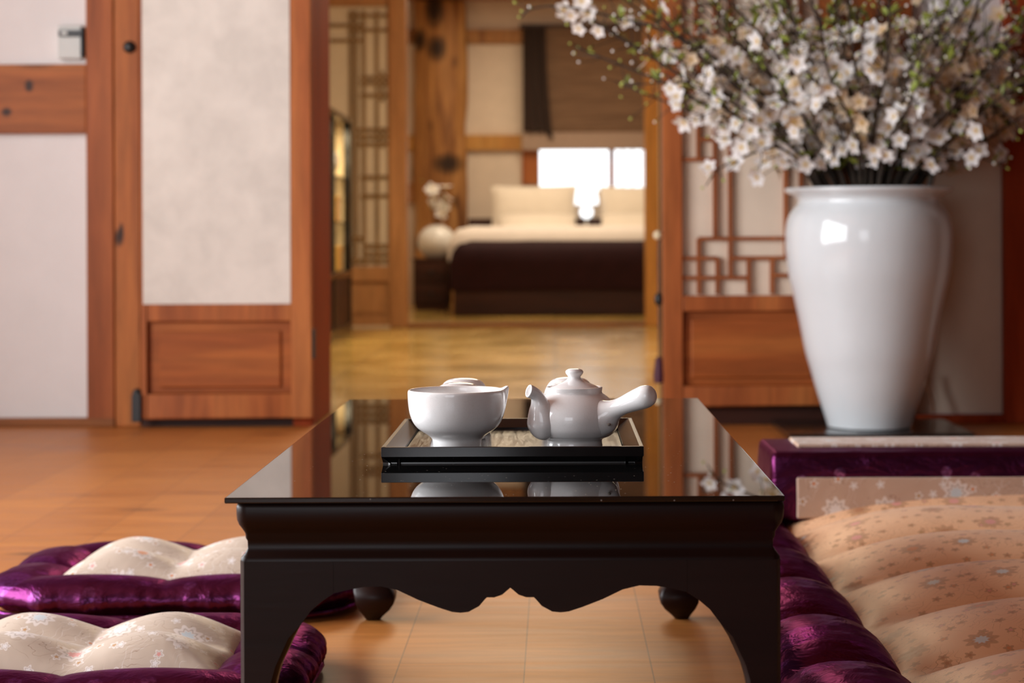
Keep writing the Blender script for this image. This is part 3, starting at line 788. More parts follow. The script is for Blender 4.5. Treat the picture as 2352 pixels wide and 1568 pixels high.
def branch(label, pts, rnd, nfl=9, nbud=5, nleaf=6, r0=.006, group=None, twigs=None, start=.3, fsize=.029, ends=True, face=.55, cream=0):  # cream: share of blossoms with shade-tinted petals
    """pts: main stem points in world space; twigs: explicit list of (points, [(kind, point)])"""
    path = spline(pts, 6); base = path[0]
    root = thing('blossom_branch', label, 'branch', base, group)
    N = len(path)
    rad = [r0 * (1 - .78 * i / (N - 1)) + .0006 for i in range(N)]
    st = MB().tube(path, rad, 6)
    fl, bd, lf = [], [], []
    lo = int(N * start)
    for k in range(nfl + nbud):
        i = min(N - 2, int(lo + (N - 1 - lo) * (k + rnd.random()) / (nfl + nbud)))
        p = path[i]; tan = (path[i + 1] - path[i]).normalized()
        side = Vector((rnd.gauss(0, 1), rnd.gauss(0, .8), rnd.gauss(.25, .8))); side -= tan * side.dot(tan) * .7; side.normalize()
        L = rnd.uniform(.012, .075) if k % 3 else rnd.uniform(.05, .12)
        q = p + (side * .8 + tan * .6).normalized() * L
        if q.y > 6.03 and base.y < 7: q.y = 6.03
        mid = p.lerp(q, .5) + Vector((rnd.uniform(-.006, .006), 0, rnd.uniform(-.004, .008)))
        st.tube([p, mid, q], [.0022, .0017, .0012], 4)
        dr = (side * .6 + LIGHTDIR * face + Vector((rnd.gauss(0, .4), rnd.gauss(0, .3), rnd.gauss(0, .4)))).normalized()
        if k % (nfl + nbud) < nfl and rnd.random() < .95 and (k * 7) % (nfl + nbud) < nfl: fl.append((q, dr, fsize * rnd.uniform(.75, 1.12)))
        else: bd.append((q, (q - mid), rnd.uniform(.008, .0115), rnd.random() < .45))
    for k in range(nleaf):
        i = min(N - 2, int(lo * .95 + (N - 1 - lo * .95) * rnd.random())); p = path[i]
        lf.append((p, Vector((rnd.gauss(0, 1), rnd.gauss(0, .7), rnd.gauss(.5, .7))), rnd.uniform(.022, .045)))
    for tp, items in (twigs or []):
        tp = spline(tp, 4); st.tube(tp, [.003 - .0016 * i / (len(tp) - 1) for i in range(len(tp))], 5)
        for kind, q in items:
            q = Vector(q); dr = Vector((-.3 + rnd.gauss(0, .22), -1, .05 + rnd.gauss(0, .2))).normalized()
            if kind == 'f': fl.append((q, dr, fsize * rnd.uniform(.98, 1.15)))
            elif kind == 's': fl.append((q, Vector((rnd.gauss(0, 1), .2, rnd.gauss(0, .6) + .5)), fsize * .95))
            else: bd.append((q, Vector((-.6, 0, .3)), .011 if kind == 'b' else .0085, kind == 'g'))
    obj('stem', st, M['bark'], root)
    b = Vector(base)
    for q, dr, s in fl: inst('blossom', rnd.choice(SHADE_BLOS if rnd.random() < cream else BLOS), root, q - b, dr, s, rnd)
    for q, dr, s, g in bd: inst('bud', GBUD if g else BUD, root, q - b, dr, s, rnd)
    for q, dr, s in lf: inst_leaf(root, q - b, dr, s, rnd)
    return root

# the big vase on its slab
VX, VY, VZ = .913, 5.80, .0205
slab = MB().box(.657, 1.179, 5.60, 6.07, .0, .020)
tag(obj('plinth_slab', slab, M['blacklac'], loc=(VX, 5.83, 0), bevel=.002), 'thin black lacquered slab on the floor under the big white vase', 'plinth')
vp = [(.112, 0), (.121, .003), (.1234, .012), (.140, .065), (.156, .116), (.172, .175), (.186, .225), (.2015, .307), (.219, .389), (.2325, .45), (.2385, .50), (.2413, .553), (.2395, .590), (.2325, .622), (.219, .645), (.206, .660),
      (.2035, .668), (.206, .676), (.219, .685), (.234, .692), (.2415, .698), (.2420, .703), (.2395, .7065), (.230, .707), (.205, .700), (.190, .685), (.188, .665), (.205, .635), (.222, .600), (.226, .553), (.218, .47), (.200, .37), (.17, .22), (.13, .08), (.10, .03), (0, .025)]
rows_r = spline([(r, 0, z) for r, z in vp], 3)
vase = MB().lathe(VX, VY, [(max(p.x, 0), VZ + p.z * .984) for p in rows_r], 96)
tag(obj('floor_vase', vase, M['vase_white'], loc=(VX, VY, VZ), angle=70), 'big white glazed floor vase full of blossom branches', 'vase')
rnd = random.Random(11)
def P(px_, py_, D): return Vector((X(px_, D), D, Z(py_, D)))
def from_vase(dx, dy): return [Vector((VX - dx * .35, VY - dy * .35, .07)), Vector((VX + dx * .4, VY + dy * .4, .45)), Vector((VX + dx, VY + dy, .725))]
# long left branch with the flowers counted in the photo
D_ = 5.62
branch('long blossom branch arching far left across the doorway', from_vase(-.15, -.06) + [P(1830, 300, D_), P(1760, 225, D_), P(1690, 170, D_), P(1610, 112, D_), P(1500, 62, D_), P(1430, 44, D_), P(1370, 30, D_), P(1290, 14, D_), P(1225, 20, D_), P(1198, 40, D_)],
       rnd, 4, 2, 3, .0075, None, [([P(1438, 48, D_), P(1438, 52, D_)], [('f', P(1438, 52, D_))]), ([P(1300, 16, D_), P(1297, 24, D_)], [('f', P(1297, 24, D_)), ('b', P(1296, 40, D_))]),
       ([P(1352, 26, D_), P(1350, 34, D_)], [('f', P(1352, 32, D_)), ('f', P(1338, 2, D_)), ('s', P(1362, 8, D_)), ('b', P(1364, 52, D_)), ('g', P(1344, 46, D_))]),
       ([P(1225, 20, D_), P(1222, 17, D_)], [('b', P(1222, 17, D_)), ('g', P(1197, 40, D_))]),
       ([P(1560, 90, D_), P(1540, 60, D_), P(1520, 35, D_), P(1490, 20, D_)], [('s', P(1525, 22, D_)), ('g', P(1520, 60, D_)), ('b', P(1486, 24, D_)), ('g', P(1515, 40, D_))]),
       ([P(1600, 110, D_), P(1550, 112, D_), P(1505, 108, D_), P(1480, 130, D_)], [('s', P(1498, 103, D_)), ('g', P(1480, 136, D_)), ('g', P(1555, 118, D_))]),
       ([P(1690, 170, D_), P(1620, 175, D_), P(1565, 178, D_)], [('f', P(1612, 195, D_)), ('s', P(1568, 170, D_)), ('g', P(1545, 160, D_))])], start=.62)
branch('thin blossom twig reaching left below the long arching branch', from_vase(-.16, -.04) + [P(1800, 310, 5.68), P(1720, 245, 5.68), P(1640, 200, 5.68), P(1560, 190, 5.68), P(1470, 195, 5.68), P(1432, 205, 5.68)],
       rnd, 4, 2, 3, .0055, None, [([P(1470, 195, 5.68), P(1455, 189, 5.68)], [('b', P(1456, 189, 5.68)), ('g', P(1431, 199, 5.68)), ('g', P(1430, 224, 5.68))]),
       ([P(1580, 190, 5.68), P(1560, 215, 5.68)], [('f', P(1555, 222, 5.68)), ('g', P(1535, 212, 5.68))])], start=.55)
branch('lowest left blossom branch dipping towards the lattice door', from_vase(-.17, -.08) + [P(1800, 345, 5.55), P(1740, 350, 5.55), P(1690, 372, 5.55), P(1650, 390, 5.55), P(1622, 428, 5.55)],
       rnd, 3, 1, 2, .005, None, [([P(1690, 372, 5.55), P(1686, 376, 5.55)], [('f', P(1686, 376, 5.55)), ('b', P(1632, 406, 5.55)), ('g', P(1616, 434, 5.55))]),
       ([P(1760, 345, 5.55), P(1700, 322, 5.55), P(1645, 318, 5.55)], [('b', P(1644, 318, 5.55)), ('g', P(1629, 317, 5.55)), ('f', P(1705, 340, 5.55)), ('f', P(1725, 300, 5.55)), ('f', P(1750, 330, 5.55))])], start=.5)
branch('low right blossom twig pointing at the dark red post', from_vase(.14, -.06) + [P(2130, 350, 5.62), P(2200, 352, 5.62), P(2260, 368, 5.62), P(2318, 392, 5.62)],
       rnd, 1, 1, 2, .004, None, [([P(2200, 350, 5.62), P(2198, 352, 5.62)], [('f', P(2196, 352, 5.62)), ('s', P(2215, 330, 5.62)), ('f', P(2250, 349, 5.62)), ('b', P(2288, 381, 5.62)), ('g', P(2318, 392, 5.62))])], start=.6)
branch('bent blossom branch leaning to the right edge of the picture', from_vase(.15, .04) + [P(2170, 290, 5.85), P(2240, 240, 5.85), P(2300, 205, 5.85), P(2330, 150, 5.85), P(2345, 110, 5.85)],
       rnd, 6, 3, 5, .006, None, [([P(2300, 205, 5.85), P(2322, 208, 5.85)], [('f', P(2322, 206, 5.85)), ('f', P(2326, 145, 5.85)), ('s', P(2290, 80, 5.85))])], start=.55)
branch('thick dark blossom stem leaning right out of the vase mouth', from_vase(.16, -.10) + [P(2145, 350, 5.66), P(2175, 260, 5.66), P(2210, 140, 5.66), P(2245, 20, 5.66), P(2270, -70, 5.66)],
       rnd, 8, 4, 5, .010, None, start=.5)
NB = 94
for b_ in range(NB):
    ga = b_ * 2.39996
    u = math.sqrt((b_ + .5) / NB)
    dx, dy = math.cos(ga), math.sin(ga)
    tilt = math.radians(6 + 62 * u * rnd.uniform(.8, 1.05))
    tilt *= .80 if dx > 0 else .86
    dyv = dy * (.62 if dy > 0 else .95)
    L = rnd.uniform(.46, .86) * (1.0 if dx < 0 else .86)
    p2 = Vector((VX + dx * .155 * u, VY + dyv * .15 * u, .725))
    h = Vector((dx * math.sin(tilt), dyv * math.sin(tilt), math.cos(tilt)))
    bend = Vector((dx * .10, dyv * .05, -.05 * u))
    pts = [Vector((VX - dx * .05 * u, VY - dy * .05 * u, .07)), Vector((VX + dx * .07 * u, VY + dyv * .07 * u, .45)), p2]
    for k in (.3, .65, 1.0):
        q = p2 + h * L * k + bend * k * k + Vector((rnd.gauss(0, .015), rnd.gauss(0, .012), rnd.gauss(0, .01)))
        q.y = min(q.y, 6.02); pts.append(q)
    branch('upright blossom branch in the dense bunch standing in the big vase', pts, rnd, 19, 9, 17, rnd.uniform(.005, .0095), 'dense blossom branches in the big vase', start=.50, fsize=.0305, face=.6 + .7 * rnd.random(), cream=.45 if (dy > -.1 or dx > .5) else .15)  # more shade-tinted blossoms on the back and right branches
# sprigs in the jar on the nightstand
for i_, (sx, sz, lab) in enumerate(((1020, 432, 'tall blossom sprig leaning right in the bedroom jar'), (985, 415, 'tall blossom sprig leaning left in the bedroom jar'), (1022, 482, 'short blossom sprig drooping from the bedroom jar'))):
    q = P(sx, sz, jy)
    branch(lab, [(jx, jy, nz + .24), (jx + (q.x - jx) * .3, jy, nz + .33), (q.x, jy - .02, q.z)], rnd, 5, 1, 6, .004, None, start=.55, fsize=.055)
# cable on the right wall
cw = MB().tube(spline([(X(2126, 6.12), 6.118, Z(860, 6.12)), (X(2128, 6.12), 6.116, Z(890, 6.12)), (X(2140, 6.12), 6.114, Z(925, 6.12)), (X(2142, 6.12), 6.112, Z(950, 6.12))], 5), .0042, 8)
tag(obj('wall_cable', cw, M['cord'], loc=(X(2135, 6.12), 6.12, .03)), 'short brown cable hanging on the shaded wall right of the big vase', 'cable')

# ------------------------------------------------------------------ low tea table
TH = .33
tx0, tx1, ty0, ty1 = -.307, .2188, 1.900, 3.040
tcx, tcy = (tx0 + tx1) / 2, (ty0 + ty1) / 2; thx, thy = (tx1 - tx0) / 2, (ty1 - ty0) / 2
tb = thing('tea_table', 'low dark red brown tea table with black glass top and carved apron', 'table', (tcx, tcy, 0))
obj('glass_top', MB().box(-.316, .2178, 1.895, 3.044, TH - .0056, TH), M['glass_top'], tb, bevel=.0012, seg=2)
path = rrect(tcx, tcy, thx, thy, .012, .2, 6)
prof = [(-.09, .3244), (-.004, .3244), (-.0010, .3225), (0, .319), (.0, .313), (-.0006, .3072), (-.0025, .3025), (-.0055, .2985), (-.0078, .2950), (-.0085, .2935), (-.0088, .2895), (-.0105, .2865), (-.0108, .2795), (-.0085, .2755), (-.0055, .272), (-.0042, .2702), (-.0040, .2675), (-.09, .2675)]
obj('frame_moulding', sweep(MB(), path, prof, True), M['table'], tb, angle=50)
ins = .0042; face = ty0 + ins
def bz(py): return EYE - (py - 544) * face / F
def bxx(p): return X(p, face)
curve_px = [(748, 1373), (776, 1362), (804, 1352), (838, 1346), (878, 1345), (916, 1354), (962, 1376), (1009, 1394), (1040, 1404), (1059, 1406), (1078, 1404), (1102, 1391), (1115, 1376), (1120, 1371), (1137, 1371), (1155, 1365), (1174, 1349)]
half = [(p - 1174, y) for p, y in curve_px]
full = half + [(-p, y) for p, y in reversed(half[:-1])]
def carved(axis, lo, hi, a, b, span):
    """apron board: top straight, bottom scalloped across lo..hi"""
    c = (lo + hi) / 2; sc_ = span
    pts = [(c + p * sc_ * face / F, bz(y)) for p, y in full[2:-2]]
    zt_ = .2678
    poly = [(lo, zt_), (lo, bz(1360.5))] + pts + [(hi, bz(1360.5)), (hi, zt_)]
    return MB().prism(poly, axis, a, b)
lw = .094 - ins
obj('apron', carved('y', tx0 + ins + lw - .0004, tx1 - ins - lw + .0004, ty0 + ins, ty0 + ins + .018, 1.0), M['table'], tb, angle=30)
obj('apron', carved('y', tx0 + ins + lw, tx1 - ins - lw, ty1 - ins - .018, ty1 - ins, 1.0), M['table'], tb, angle=30)
ss = (thy - ins - lw) / (thx - ins - lw)
obj('apron', carved('x', ty0 + ins + lw, ty1 - ins - lw, tx0 + ins, tx0 + ins + .018, ss), M['table'], tb, angle=30)
obj('apron', carved('x', ty0 + ins + lw, ty1 - ins - lw, tx1 - ins - .018, tx1 - ins, ss), M['table'], tb, angle=30)
wz_ = [(.2678, .0898), (.250, .0898), (.2370, .0898), (.2335, .0845), (.229, .078), (.2205, .068), (.2065, .0575), (.194, .050), (.181, .044), (.167, .0375), (.153, .0335), (.13, .0295), (.105, .028), (.085, .030), (.070, .036), (.057, .048), (.047, .056), (.038, .0600), (.028, .0585), (.018, .052), (.008, .042), (0, .035)]
wo_ = [0] * 14 + [-.002, -.0025, -.001, 0, .002, .006, .012, .016]
def leg(sx, sy):
    mb = MB(); rows = []
    ox, oy = (tx0 + ins if sx < 0 else tx1 - ins), (ty0 + ins if sy < 0 else ty1 - ins)
    for (z, w), o in zip(wz_, wo_):
        a0, a1 = o, w
        r = min(.004, (a1 - a0) * .2)
        # L-shaped above the knee (the two apron faces), square below
        if z > .2: t_ = .018
        else: t_ = None
        if t_ is None or a1 - t_ < .008:
            sec = [(a0 + r, a0), (a1 - r, a0), (a1, a0 + r), (a1, a1 - r), (a1 - r, a1), (a0 + r, a1), (a0, a1 - r), (a0, a0 + r)]
        else:
            sec = [(a0 + r, a0), (a1 - .0002, a0), (a1, a0 + .0002), (a1, a0 + t_), (a0 + t_, a0 + t_), (a0 + t_, a1), (a0, a1 - r), (a0, a0 + r)]
        rows.append([(ox - sx * u, oy - sy * v, z) for u, v in sec])
    mb.grid(rows, close_u=True, cap0=True, cap1=True)
    return obj('leg', mb, M['table'], tb, angle=45)
for sx in (-1, 1):
    for sy in (-1, 1): leg(sx, sy)

# ------------------------------------------------------------------ tray and tea set
ex0, ex1, ey0, ey1 = -.190, .0955, 2.163, 2.506
ecx, ecy, ehx, ehy = (ex0 + ex1) / 2, (ey0 + ey1) / 2, (ex1 - ex0) / 2, (ey1 - ey0) / 2
tr = thing('tea_tray', 'black wooden tray on the glass top of the tea table', 'tray', (ecx, ecy, TH))
path = rrect(ecx, ecy, ehx, ehy, .0012, .5, 2)
pr = [(-.02, .33001), (-.0095, .33001), (-.0098, .3318), (0, .3388), (0, .3488), (-.0006, .3492), (-.0045, .3492), (-.0185, .3395), (-.0185, .3372), (-.02, .3372)]
obj('rim', sweep(MB(), path, pr, True), M['tray'], tr, angle=25)
obj('tray_floor', MB().box(ex0 + .0188, ex1 - .0188, ey0 + .0188, ey1 - .0188, .33002, .3372), M['tray_floor'], tr)
TZ = .3374
KD = .984                           # the pieces stand a little nearer than first measured
def zk(z): return EYE - (EYE - z) * KD if z > .346 else TZ + (z - TZ) * ((EYE - (EYE - .346) * KD - TZ) / (.346 - TZ))
def lip_bowl(cx, cy):
    prof = [(.0262, .3374), (.0275, .3385), (.0277, .343), (.0288, .3465), (.0318, .3498), (.0365, .3530), (.0415, .3562), (.0460, .3598), (.0505, .3658), (.0535, .3733), (.0553, .3820), (.0562, .392), (.0564, .3995), (.0556, .4020), (.0545, .4028), (.0530, .4018), (.0523, .398), (.0518, .388), (.0500, .376), (.0455, .366), (.038, .359), (.028, .3545), (.015, .352), (0, .3515)]
    sm = [(max(0, p.x) * KD, zk(p.z)) for p in spline([(r, 0, z) for r, z in prof], 3)]
    a0 = math.radians(8)
    def warp(p, a, r, z):
        da = (a - a0 + PI) % (2 * PI) - PI
        g = math.exp(-(da / .17) ** 4); k = max(0, min(1, (z - .369) / .037)); k = k * k
        if r > .046:
            rad = Vector((math.cos(a), math.sin(a), 0))
            side = math.exp(-((abs(da) - .30) / .12) ** 2)
            p = p + rad * (.0040 * g * k - .0014 * side * k) + Vector((0, 0, .0034 * g * k * k))
        return p
    return MB().lathe(cx, cy, sm, 128, warp)
tag(obj('pouring_bowl', lip_bowl(-.1133 * KD, 2.246), M['tea_white'], loc=(-.1133 * KD, 2.246, TZ), angle=70), 'white porcelain pouring bowl with a small lip on the left of the tray', 'bowl')
px_t, py_t = .0216 * KD, 2.260
tp = thing('teapot', 'white porcelain side handled teapot on the right of the tray', 'teapot', (px_t, py_t, TZ))
bp = [(.0300, .3374), (.0318, .3384), (.0322, .3400), (.0315, .3430), (.0330, .3450), (.0405, .3478), (.0455, .3520), (.0495, .3575), (.0515, .3655), (.0516, .3715), (.0500, .3775), (.0470, .3835), (.0430, .3885), (.0385, .3925), (.0345, .3955), (.0325, .3970), (.0318, .3990), (.0322, .4020), (.0324, .4036), (.0316, .4042), (.0302, .4038), (.0296, .4010), (.029, .398)]
obj('body', MB().lathe(px_t, py_t, [(p.x * KD, zk(p.z)) for p in spline([(r, 0, z) for r, z in bp], 3)], 96), M['tea_white'], tp, angle=60)
lp_ = [(.0292, .3990), (.0293, .4022), (.0285, .4034), (.0240, .4058), (.0180, .4083), (.0120, .4108), (.0085, .4130), (.0070, .4152)]
lid = obj('lid', MB().lathe(px_t, py_t, [(p.x * KD, zk(p.z)) for p in spline([(r, 0, z) for r, z in lp_], 3)], 64), M['tea_white'], tp, angle=60)
kp = [(.0070, .4148), (.0075, .4165), (.0092, .4185), (.0102, .4205), (.0100, .4225), (.0080, .4243), (.0045, .4251), (0, .4253)]
obj('knob', MB().lathe(px_t, py_t, [(max(0, p.x) * KD, zk(p.z)) for p in spline([(r, 0, z) for r, z in kp], 3)], 40), M['tea_white'], lid, angle=60)
s4 = [(-.030, -.019, .3490, .003), (-.0315, -.021, .3520, .0110), (-.0335, -.0235, .3575, .0165), (-.0350, -.0255, .3650, .0190), (-.0365, -.0272, .3725, .0178), (-.0385, -.029, .3810, .0142), (-.0402, -.0305, .3885, .0102), (-.0425, -.0325, .3950, .0078), (-.0460, -.0350, .3995, .0069), (-.0505, -.0380, .4018, .0074), (-.0520, -.0388, .4024, .0075),
      (-.0522, -.0390, .4026, .0066), (-.0505, -.0382, .4016, .0056), (-.0465, -.0355, .3992, .0048), (-.0432, -.033, .3955, .0045)]
pa, ra = spl4(s4[:11], 4)
rows = MB(); 
pa2 = [Vector((px_t + p.x * KD, py_t + p.y * KD, zk(p.z))) for p in pa]
sp = MB()
def tube_rows(pts, rad, n):
    out = []; prev = None
    for i, p in enumerate(pts):
        t = (pts[min(i + 1, len(pts) - 1)] - pts[max(i - 1, 0)]).normalized()
        a = Vector((0, 1, .1)) if prev is None else prev
        a = (a - t * a.dot(t)).normalized(); prev = a; b = t.cross(a)
        out.append([p + (a * math.cos(2 * PI * k / n) + b * math.sin(2 * PI * k / n)) * rad[i] for k in range(n)])
    return out
R1 = tube_rows(pa2, ra, 28)
tip_c = pa2[-1]; tdir = (pa2[-1] - pa2[-3]).normalized()
def ring_scaled(row, c, k, off): return [c + (p - c) * k + tdir * off for p in row]
R1 += [ring_scaled(R1[-1], tip_c, .93, .0007), ring_scaled(R1[-1], tip_c, .80, .0006), ring_scaled(R1[-1], tip_c, .72, -.0006), ring_scaled(R1[-1], tip_c, .60, -.008), ring_scaled(R1[-1], tip_c, .02, -.012)]
sp.grid(R1, close_u=True, cap0=True)
obj('spout', sp, M['tea_white'], tp, angle=70)
h4 = [(.028, -.022, .3700, .0215), (.0345, -.0275, .3735, .0200), (.0400, -.0318, .3772, .0150), (.0460, -.0362, .3812, .0112), (.0540, -.0415, .3856, .0102), (.0630, -.0470, .3900, .0112), (.0720, -.0525, .3940, .0124), (.0795, -.0572, .3972, .0127), (.0850, -.0606, .3994, .0108), (.0880, -.0625, .4005, .0070), (.0890, -.0632, .4009, .001)]
pa, ra = spl4(h4, 4)
pa2 = [Vector((px_t + p.x * KD, py_t + p.y * KD, zk(p.z))) for p in pa]
hd = obj('handle', MB().grid(tube_rows(pa2, ra, 28), close_u=True, cap0=True, cap1=True), M['tea_white'], tp, angle=70)
obj('vent_hole', MB().sphere((px_t + .0385 * KD, py_t - .0485 * KD, zk(.3650)), .0021, sq=(1, .5, .8)), M['hole'], hd)  # dark bead stands in for the shade of the vent opening
cpz = [(.0300, .3374), (.0315, .3378), (.0335, .345), (.0342, .356), (.0338, .370), (.0318, .383), (.0285, .392), (.0240, .3985), (.0180, .4022), (.0100, .4040), (0, .4045)]
cpp = [(max(0, p.x), p.z) for p in spline([(r, 0, z) for r, z in cpz], 3)]
for (cx, cy, lab) in ((-.1158, 2.3745, 'white upturned tea cup close behind the pouring bowl'), (-.1132, 2.4470, 'white upturned tea cup behind the pouring bowl, farthest back on the left'),
                      (.0180, 2.3850, 'white upturned tea cup close behind the teapot'), (.0170, 2.4570, 'white upturned tea cup behind the teapot, farthest back on the right')):
    tag(obj('tea_cup', MB().lathe(cx, cy, cpp, 56), M['tea_white'], loc=(cx, cy, TZ), angle=60), lab, 'cup', 'upturned tea cups on the tray')

# ------------------------------------------------------------------ floor cushions
def floor_cushion(label, cx, cy, hx, hy, seed):
    rnd = random.Random(seed); ph = [rnd.uniform(0, 6.28) for _ in range(12)]
    t = thing('floor_cushion', label, 'cushion', (cx, cy, 0), 'square floor cushions left of the table')
    bw = .112; ix, iy = hx - bw, hy - bw
    path = rrect(cx, cy, ix + bw / 2, iy + bw / 2, .07, .005, 18)
    total = path[-1][4]
    mb = MB(); rows = []
    nphi = 26
    for i in range(nphi + 1):
        u = i / nphi; phi = math.radians(172 - 262 * u); row = []
        for x, y, nx, ny, s in path:
            ux, uy = (x - cx) / (ix + bw / 2), (y - cy) / (iy + bw / 2)
            lob = abs(math.sin(PI * (ux if abs(ny) > abs(nx) else uy))) ** .5
            a = bw * .5 * (1 + .06 * (lob - .5)); b = .030 * (.62 + .42 * lob)
            ppl = sum(math.sin(s * f_ + ph[k]) for k, f_ in enumerate((88, 151, 57, 240))) / 4
            ppl2 = abs(math.sin(s * 34 + 2.6 * math.sin(s * 13 + ph[5]))) ** 5
            k_out = max(0, min(1, (u - .35) / .4)); k_in = max(0, 1 - u / .3)
            amp = .0052 * k_out * (ppl * .8 + 1.4 * ppl2) + .0014 * k_out ** 3 * math.sin(s * 520 + 2 * math.sin(s * 91)) + .0012 * k_in * ppl
            pull = .008 * math.exp(-((u - .80) / .05) ** 2)
            off = math.cos(phi) * (a + amp - pull)
            z = .036 + math.sin(phi) * (b + amp * .4)
            row.append((x + nx * off, y + ny * off, max(.002, z)))
        rows.append(row)
    mb.grid(rows, close_u=True)
    # underside
    last = rows[-1]; mb.add([(p[0], p[1], .001) for p in last], [tuple(range(len(last)))])
    obj('border', mb, M['purple'], t, angle=80)
    seam = MB().tube([(x + nx * (bw * .5 - .004), y + ny * (bw * .5 - .004), .012) for x, y, nx, ny, s in path[::3]] + [(path[0][0] + path[0][2] * (bw * .5 - .004), path[0][1] + path[0][3] * (bw * .5 - .004), .012)], .004, 6)
    obj('seam', seam, M['purple'], t, angle=80)
    cp = rrect(cx, cy, ix + .012, iy + .012, .045, .012, 10)
    mc = MB(); rows = []
    for i in range(25):
        k = i / 24
        row = []
        for x, y, nx, ny, s in cp:
            dx, dy = (x - cx) * k, (y - cy) * k
            u, v = dx / (ix + .012), dy / (iy + .012)
            e = max(0, 1 - max(abs(u), abs(v)) ** 5); fu = abs(math.sin(PI * u)) ** .7; fv = abs(math.sin(PI * v)) ** .7
            edge = e ** .5
            z = .042 + edge * (.016 + .030 * (.5 * fu + .5 * fv) * (.4 + .6 * fu * fv) * 1.1)
            row.append((cx + dx, cy + dy, z))
        rows.append(row)
    mc.grid(rows, close_u=True)
    obj('centre_panel', mc, M['brocade'], t, angle=80)
    return t
floor_cushion('far square purple floor cushion with cream brocade centre left of the table', -.592, 3.190, .285, .225, 4)
floor_cushion('near square purple floor cushion with cream brocade centre left of the table', -.592, 2.530, .285, .230, 9)

# long quilted mat with its bolster on the right
def floor_mat():
    x0, x1, y0, y1 = .25, 1.25, 1.02, 3.86
    cx, cy, hx, hy = (x0 + x1) / 2, (y0 + y1) / 2, (x1 - x0) / 2, (y1 - y0) / 2
    t = thing('floor_mat', 'long quilted purple floor mat with apricot brocade centre right of the table', 'mat', (cx, cy, 0))
    bw = .155; per = .275; yoff = 2.22 * 1.4
    lobef = lambda y: abs(math.sin(PI * (y - yoff) / per)) ** .55
    path = rrect(cx, cy, hx - bw / 2, hy - bw / 2, .06, .012, 14)
    rows = []; nphi = 22
    for i in range(nphi + 1):
        u = i / nphi; phi = math.radians(168 - 250 * u); row = []
        for x, y, nx, ny, s in path:
            lb = lobef(y) if abs(nx) > .7 else abs(math.sin(PI * (x - cx) / .25)) ** .55
            wr = .0016 * math.sin(s * 95 + 3 * math.sin(u * 6)) * (1 - lb) + .0012 * math.sin(s * 210 + u * 9)
            a = bw * .5 * (.97 + .06 * lb); b = .050 * (.58 + .54 * lb) + wr
            row.append((x + nx * math.cos(phi) * a, y + ny * math.cos(phi) * a, max(.002, .052 + math.sin(phi) * b)))
        rows.append(row)
    mb = MB().grid(rows, close_u=True)
    last = rows[-1]; mb.add([(p[0], p[1], .001) for p in last], [tuple(range(len(last)))])
    obj('border', mb, M['purple'], t, angle=80)
    ix0, ix1, iy0, iy1 = x0 + bw - .012, x1 - bw + .012, y0 + bw - .012, y1 - bw + .012
    rows = []; nx_, ny_ = 60, 200
    for j in range(ny_ + 1):
        y = iy0 + (iy1 - iy0) * j / ny_; row = []
        for i in range(nx_ + 1):
            x = ix0 + (ix1 - ix0) * i / nx_
            ex = min(x - ix0, ix1 - x) / ((ix1 - ix0) / 2); ey = max(0, min(1, min(y - iy0, iy1 - y) / .10))
            dome = max(0, 1 - (1 - min(1, ex * 1.15)) ** 2.6)
            lb = lobef(y + .02 * math.sin(x * 9))
            z = .060 + ey ** .5 * dome ** .8 * (.028 + .046 * lb) + .0015 * math.sin(x * 40 + y * 60) * (1 - lb)
            row.append((x, y, z))
        rows.append(row)
    obj('centre_panel', MB().grid(rows), M['brocade_gold'], t, angle=80)
floor_mat()
def bolster():
    x0, x1, y0, y1, z1 = .375, 1.27, 3.452, 3.70, .200
    t = thing('bolster', 'boxy purple bolster with beige brocade panels at the far end of the mat', 'bolster', ((x0 + x1) / 2, (y0 + y1) / 2, 0))
    mb = MB(); rows = []
    n = 40
    path = rrect((x0 + x1) / 2, (y0 + y1) / 2, (x1 - x0) / 2, (y1 - y0) / 2, .010, .03, 4)
    for o, z in ((-.008, .082), (0, .09), (.001, .105), (.002, .125), (.001, .16), (0, .190), (-.003, .198), (-.0085, .201), (-.0092, .2012)):
        rows.append([(x + nx * o + .0012 * math.sin(s * 60 + z * 90), y + ny * o + .0012 * math.sin(s * 45 + z * 70), z) for x, y, nx, ny, s in path])
    mb.grid(rows, close_u=True, cap0=True, cap1=True)
    obj('cover', mb, M['purple_front'], t, angle=60)
    fx = x0 + .042
    obj('front_panel', MB().box(fx, x1 - .042, y0 - .006, y0 + .01, .088, Z(1098, y0)), M['brocade_front'], t, bevel=.003)
    obj('top_panel', MB().box(x0 + .055, x1 - .04, 3.545, 3.675, .198, .2065), M['brocade_top'], t, bevel=.003)
bolster()

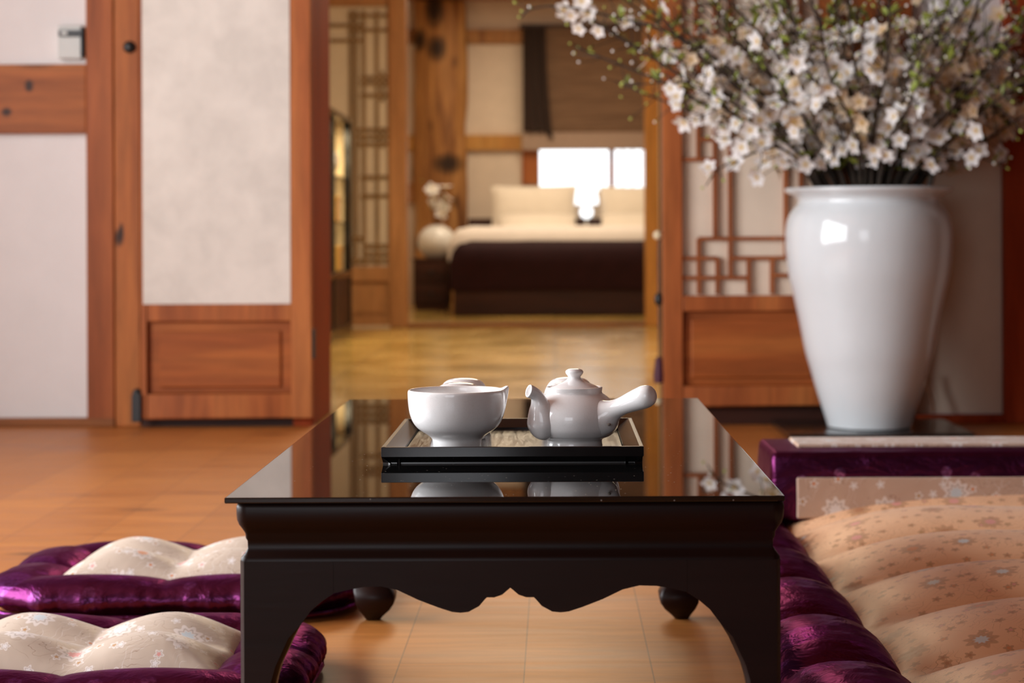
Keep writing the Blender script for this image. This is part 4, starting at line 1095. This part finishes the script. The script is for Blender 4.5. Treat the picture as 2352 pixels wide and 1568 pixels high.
# ------------------------------------------------------------------ light, camera
def area(name, loc, rot, sx, sy, power, col, spread=PI):
    l = bpy.data.lights.new(name, 'AREA'); l.shape = 'RECTANGLE'; l.size = sx; l.size_y = sy; l.energy = power; l.color = col; l.spread = spread
    o = bpy.data.objects.new(name, l); C.objects.link(o); o.location = loc; o.rotation_euler = rot
    return o
area('window_daylight', (-2.9, (WY0 + WY1) / 2, 1.3), (0, -PI / 2, 0), 1.9, WY1 - WY0, 205, (.94, .965, 1.0))
area('rear_fill_light', (-1.35, -2.75, 1.25), (PI / 2, 0, 0), 1.9, 1.9, 25, (.97, .97, 1.0))  # front fill added behind the camera, framed by the unseen rear window
area('middle_room_lamp', (-.2, 9.4, 2.58), (0, 0, 0), 1.6, 3.0, 78, (1.0, .80, .52))
area('bedroom_lamp', (0, 15.0, 2.58), (0, 0, 0), 1.8, 2.0, 44, (1.0, .82, .60))
area('cabinet_lamp', (-1.45, 11.3, 1.25), (0, 0, 0), .2, 1.4, 15, (1.0, .80, .48))
wd = bpy.data.worlds.new('courtyard_sky'); sc.world = wd; wd.use_nodes = True
wd.node_tree.nodes['Background'].inputs[0].default_value = (.75, .85, 1, 1); wd.node_tree.nodes['Background'].inputs[1].default_value = .6

cam = bpy.data.cameras.new('camera'); co = bpy.data.objects.new('camera', cam); C.objects.link(co)
co.location = (0, 0, EYE)
co.rotation_euler = (Matrix.Rotation(PI / 2, 3, 'X') @ Matrix.Rotation(math.radians(-.22), 3, 'Z')).to_euler()
cam.sensor_width = 36; cam.lens = F / 2352 * 36
cam.shift_x = (1176 - 1275) / 2352; cam.shift_y = -(784 - 544) / 2352
cam.clip_start = .05; cam.clip_end = 60
cam.dof.use_dof = True; cam.dof.focus_distance = 2.20; cam.dof.aperture_fstop = 7.2
sc.camera = co
sc.view_settings.view_transform = 'Standard'; sc.view_settings.look = 'None'; sc.view_settings.gamma = 1
sc.view_settings.use_curve_mapping = False; sc.view_settings.exposure = 0.48
sc.cycles.use_denoising = True
sc.cycles.max_bounces = 10; sc.cycles.diffuse_bounces = 5; sc.cycles.glossy_bounces = 5; sc.cycles.transparent_max_bounces = 12
sc.cycles.sample_clamp_indirect = 6
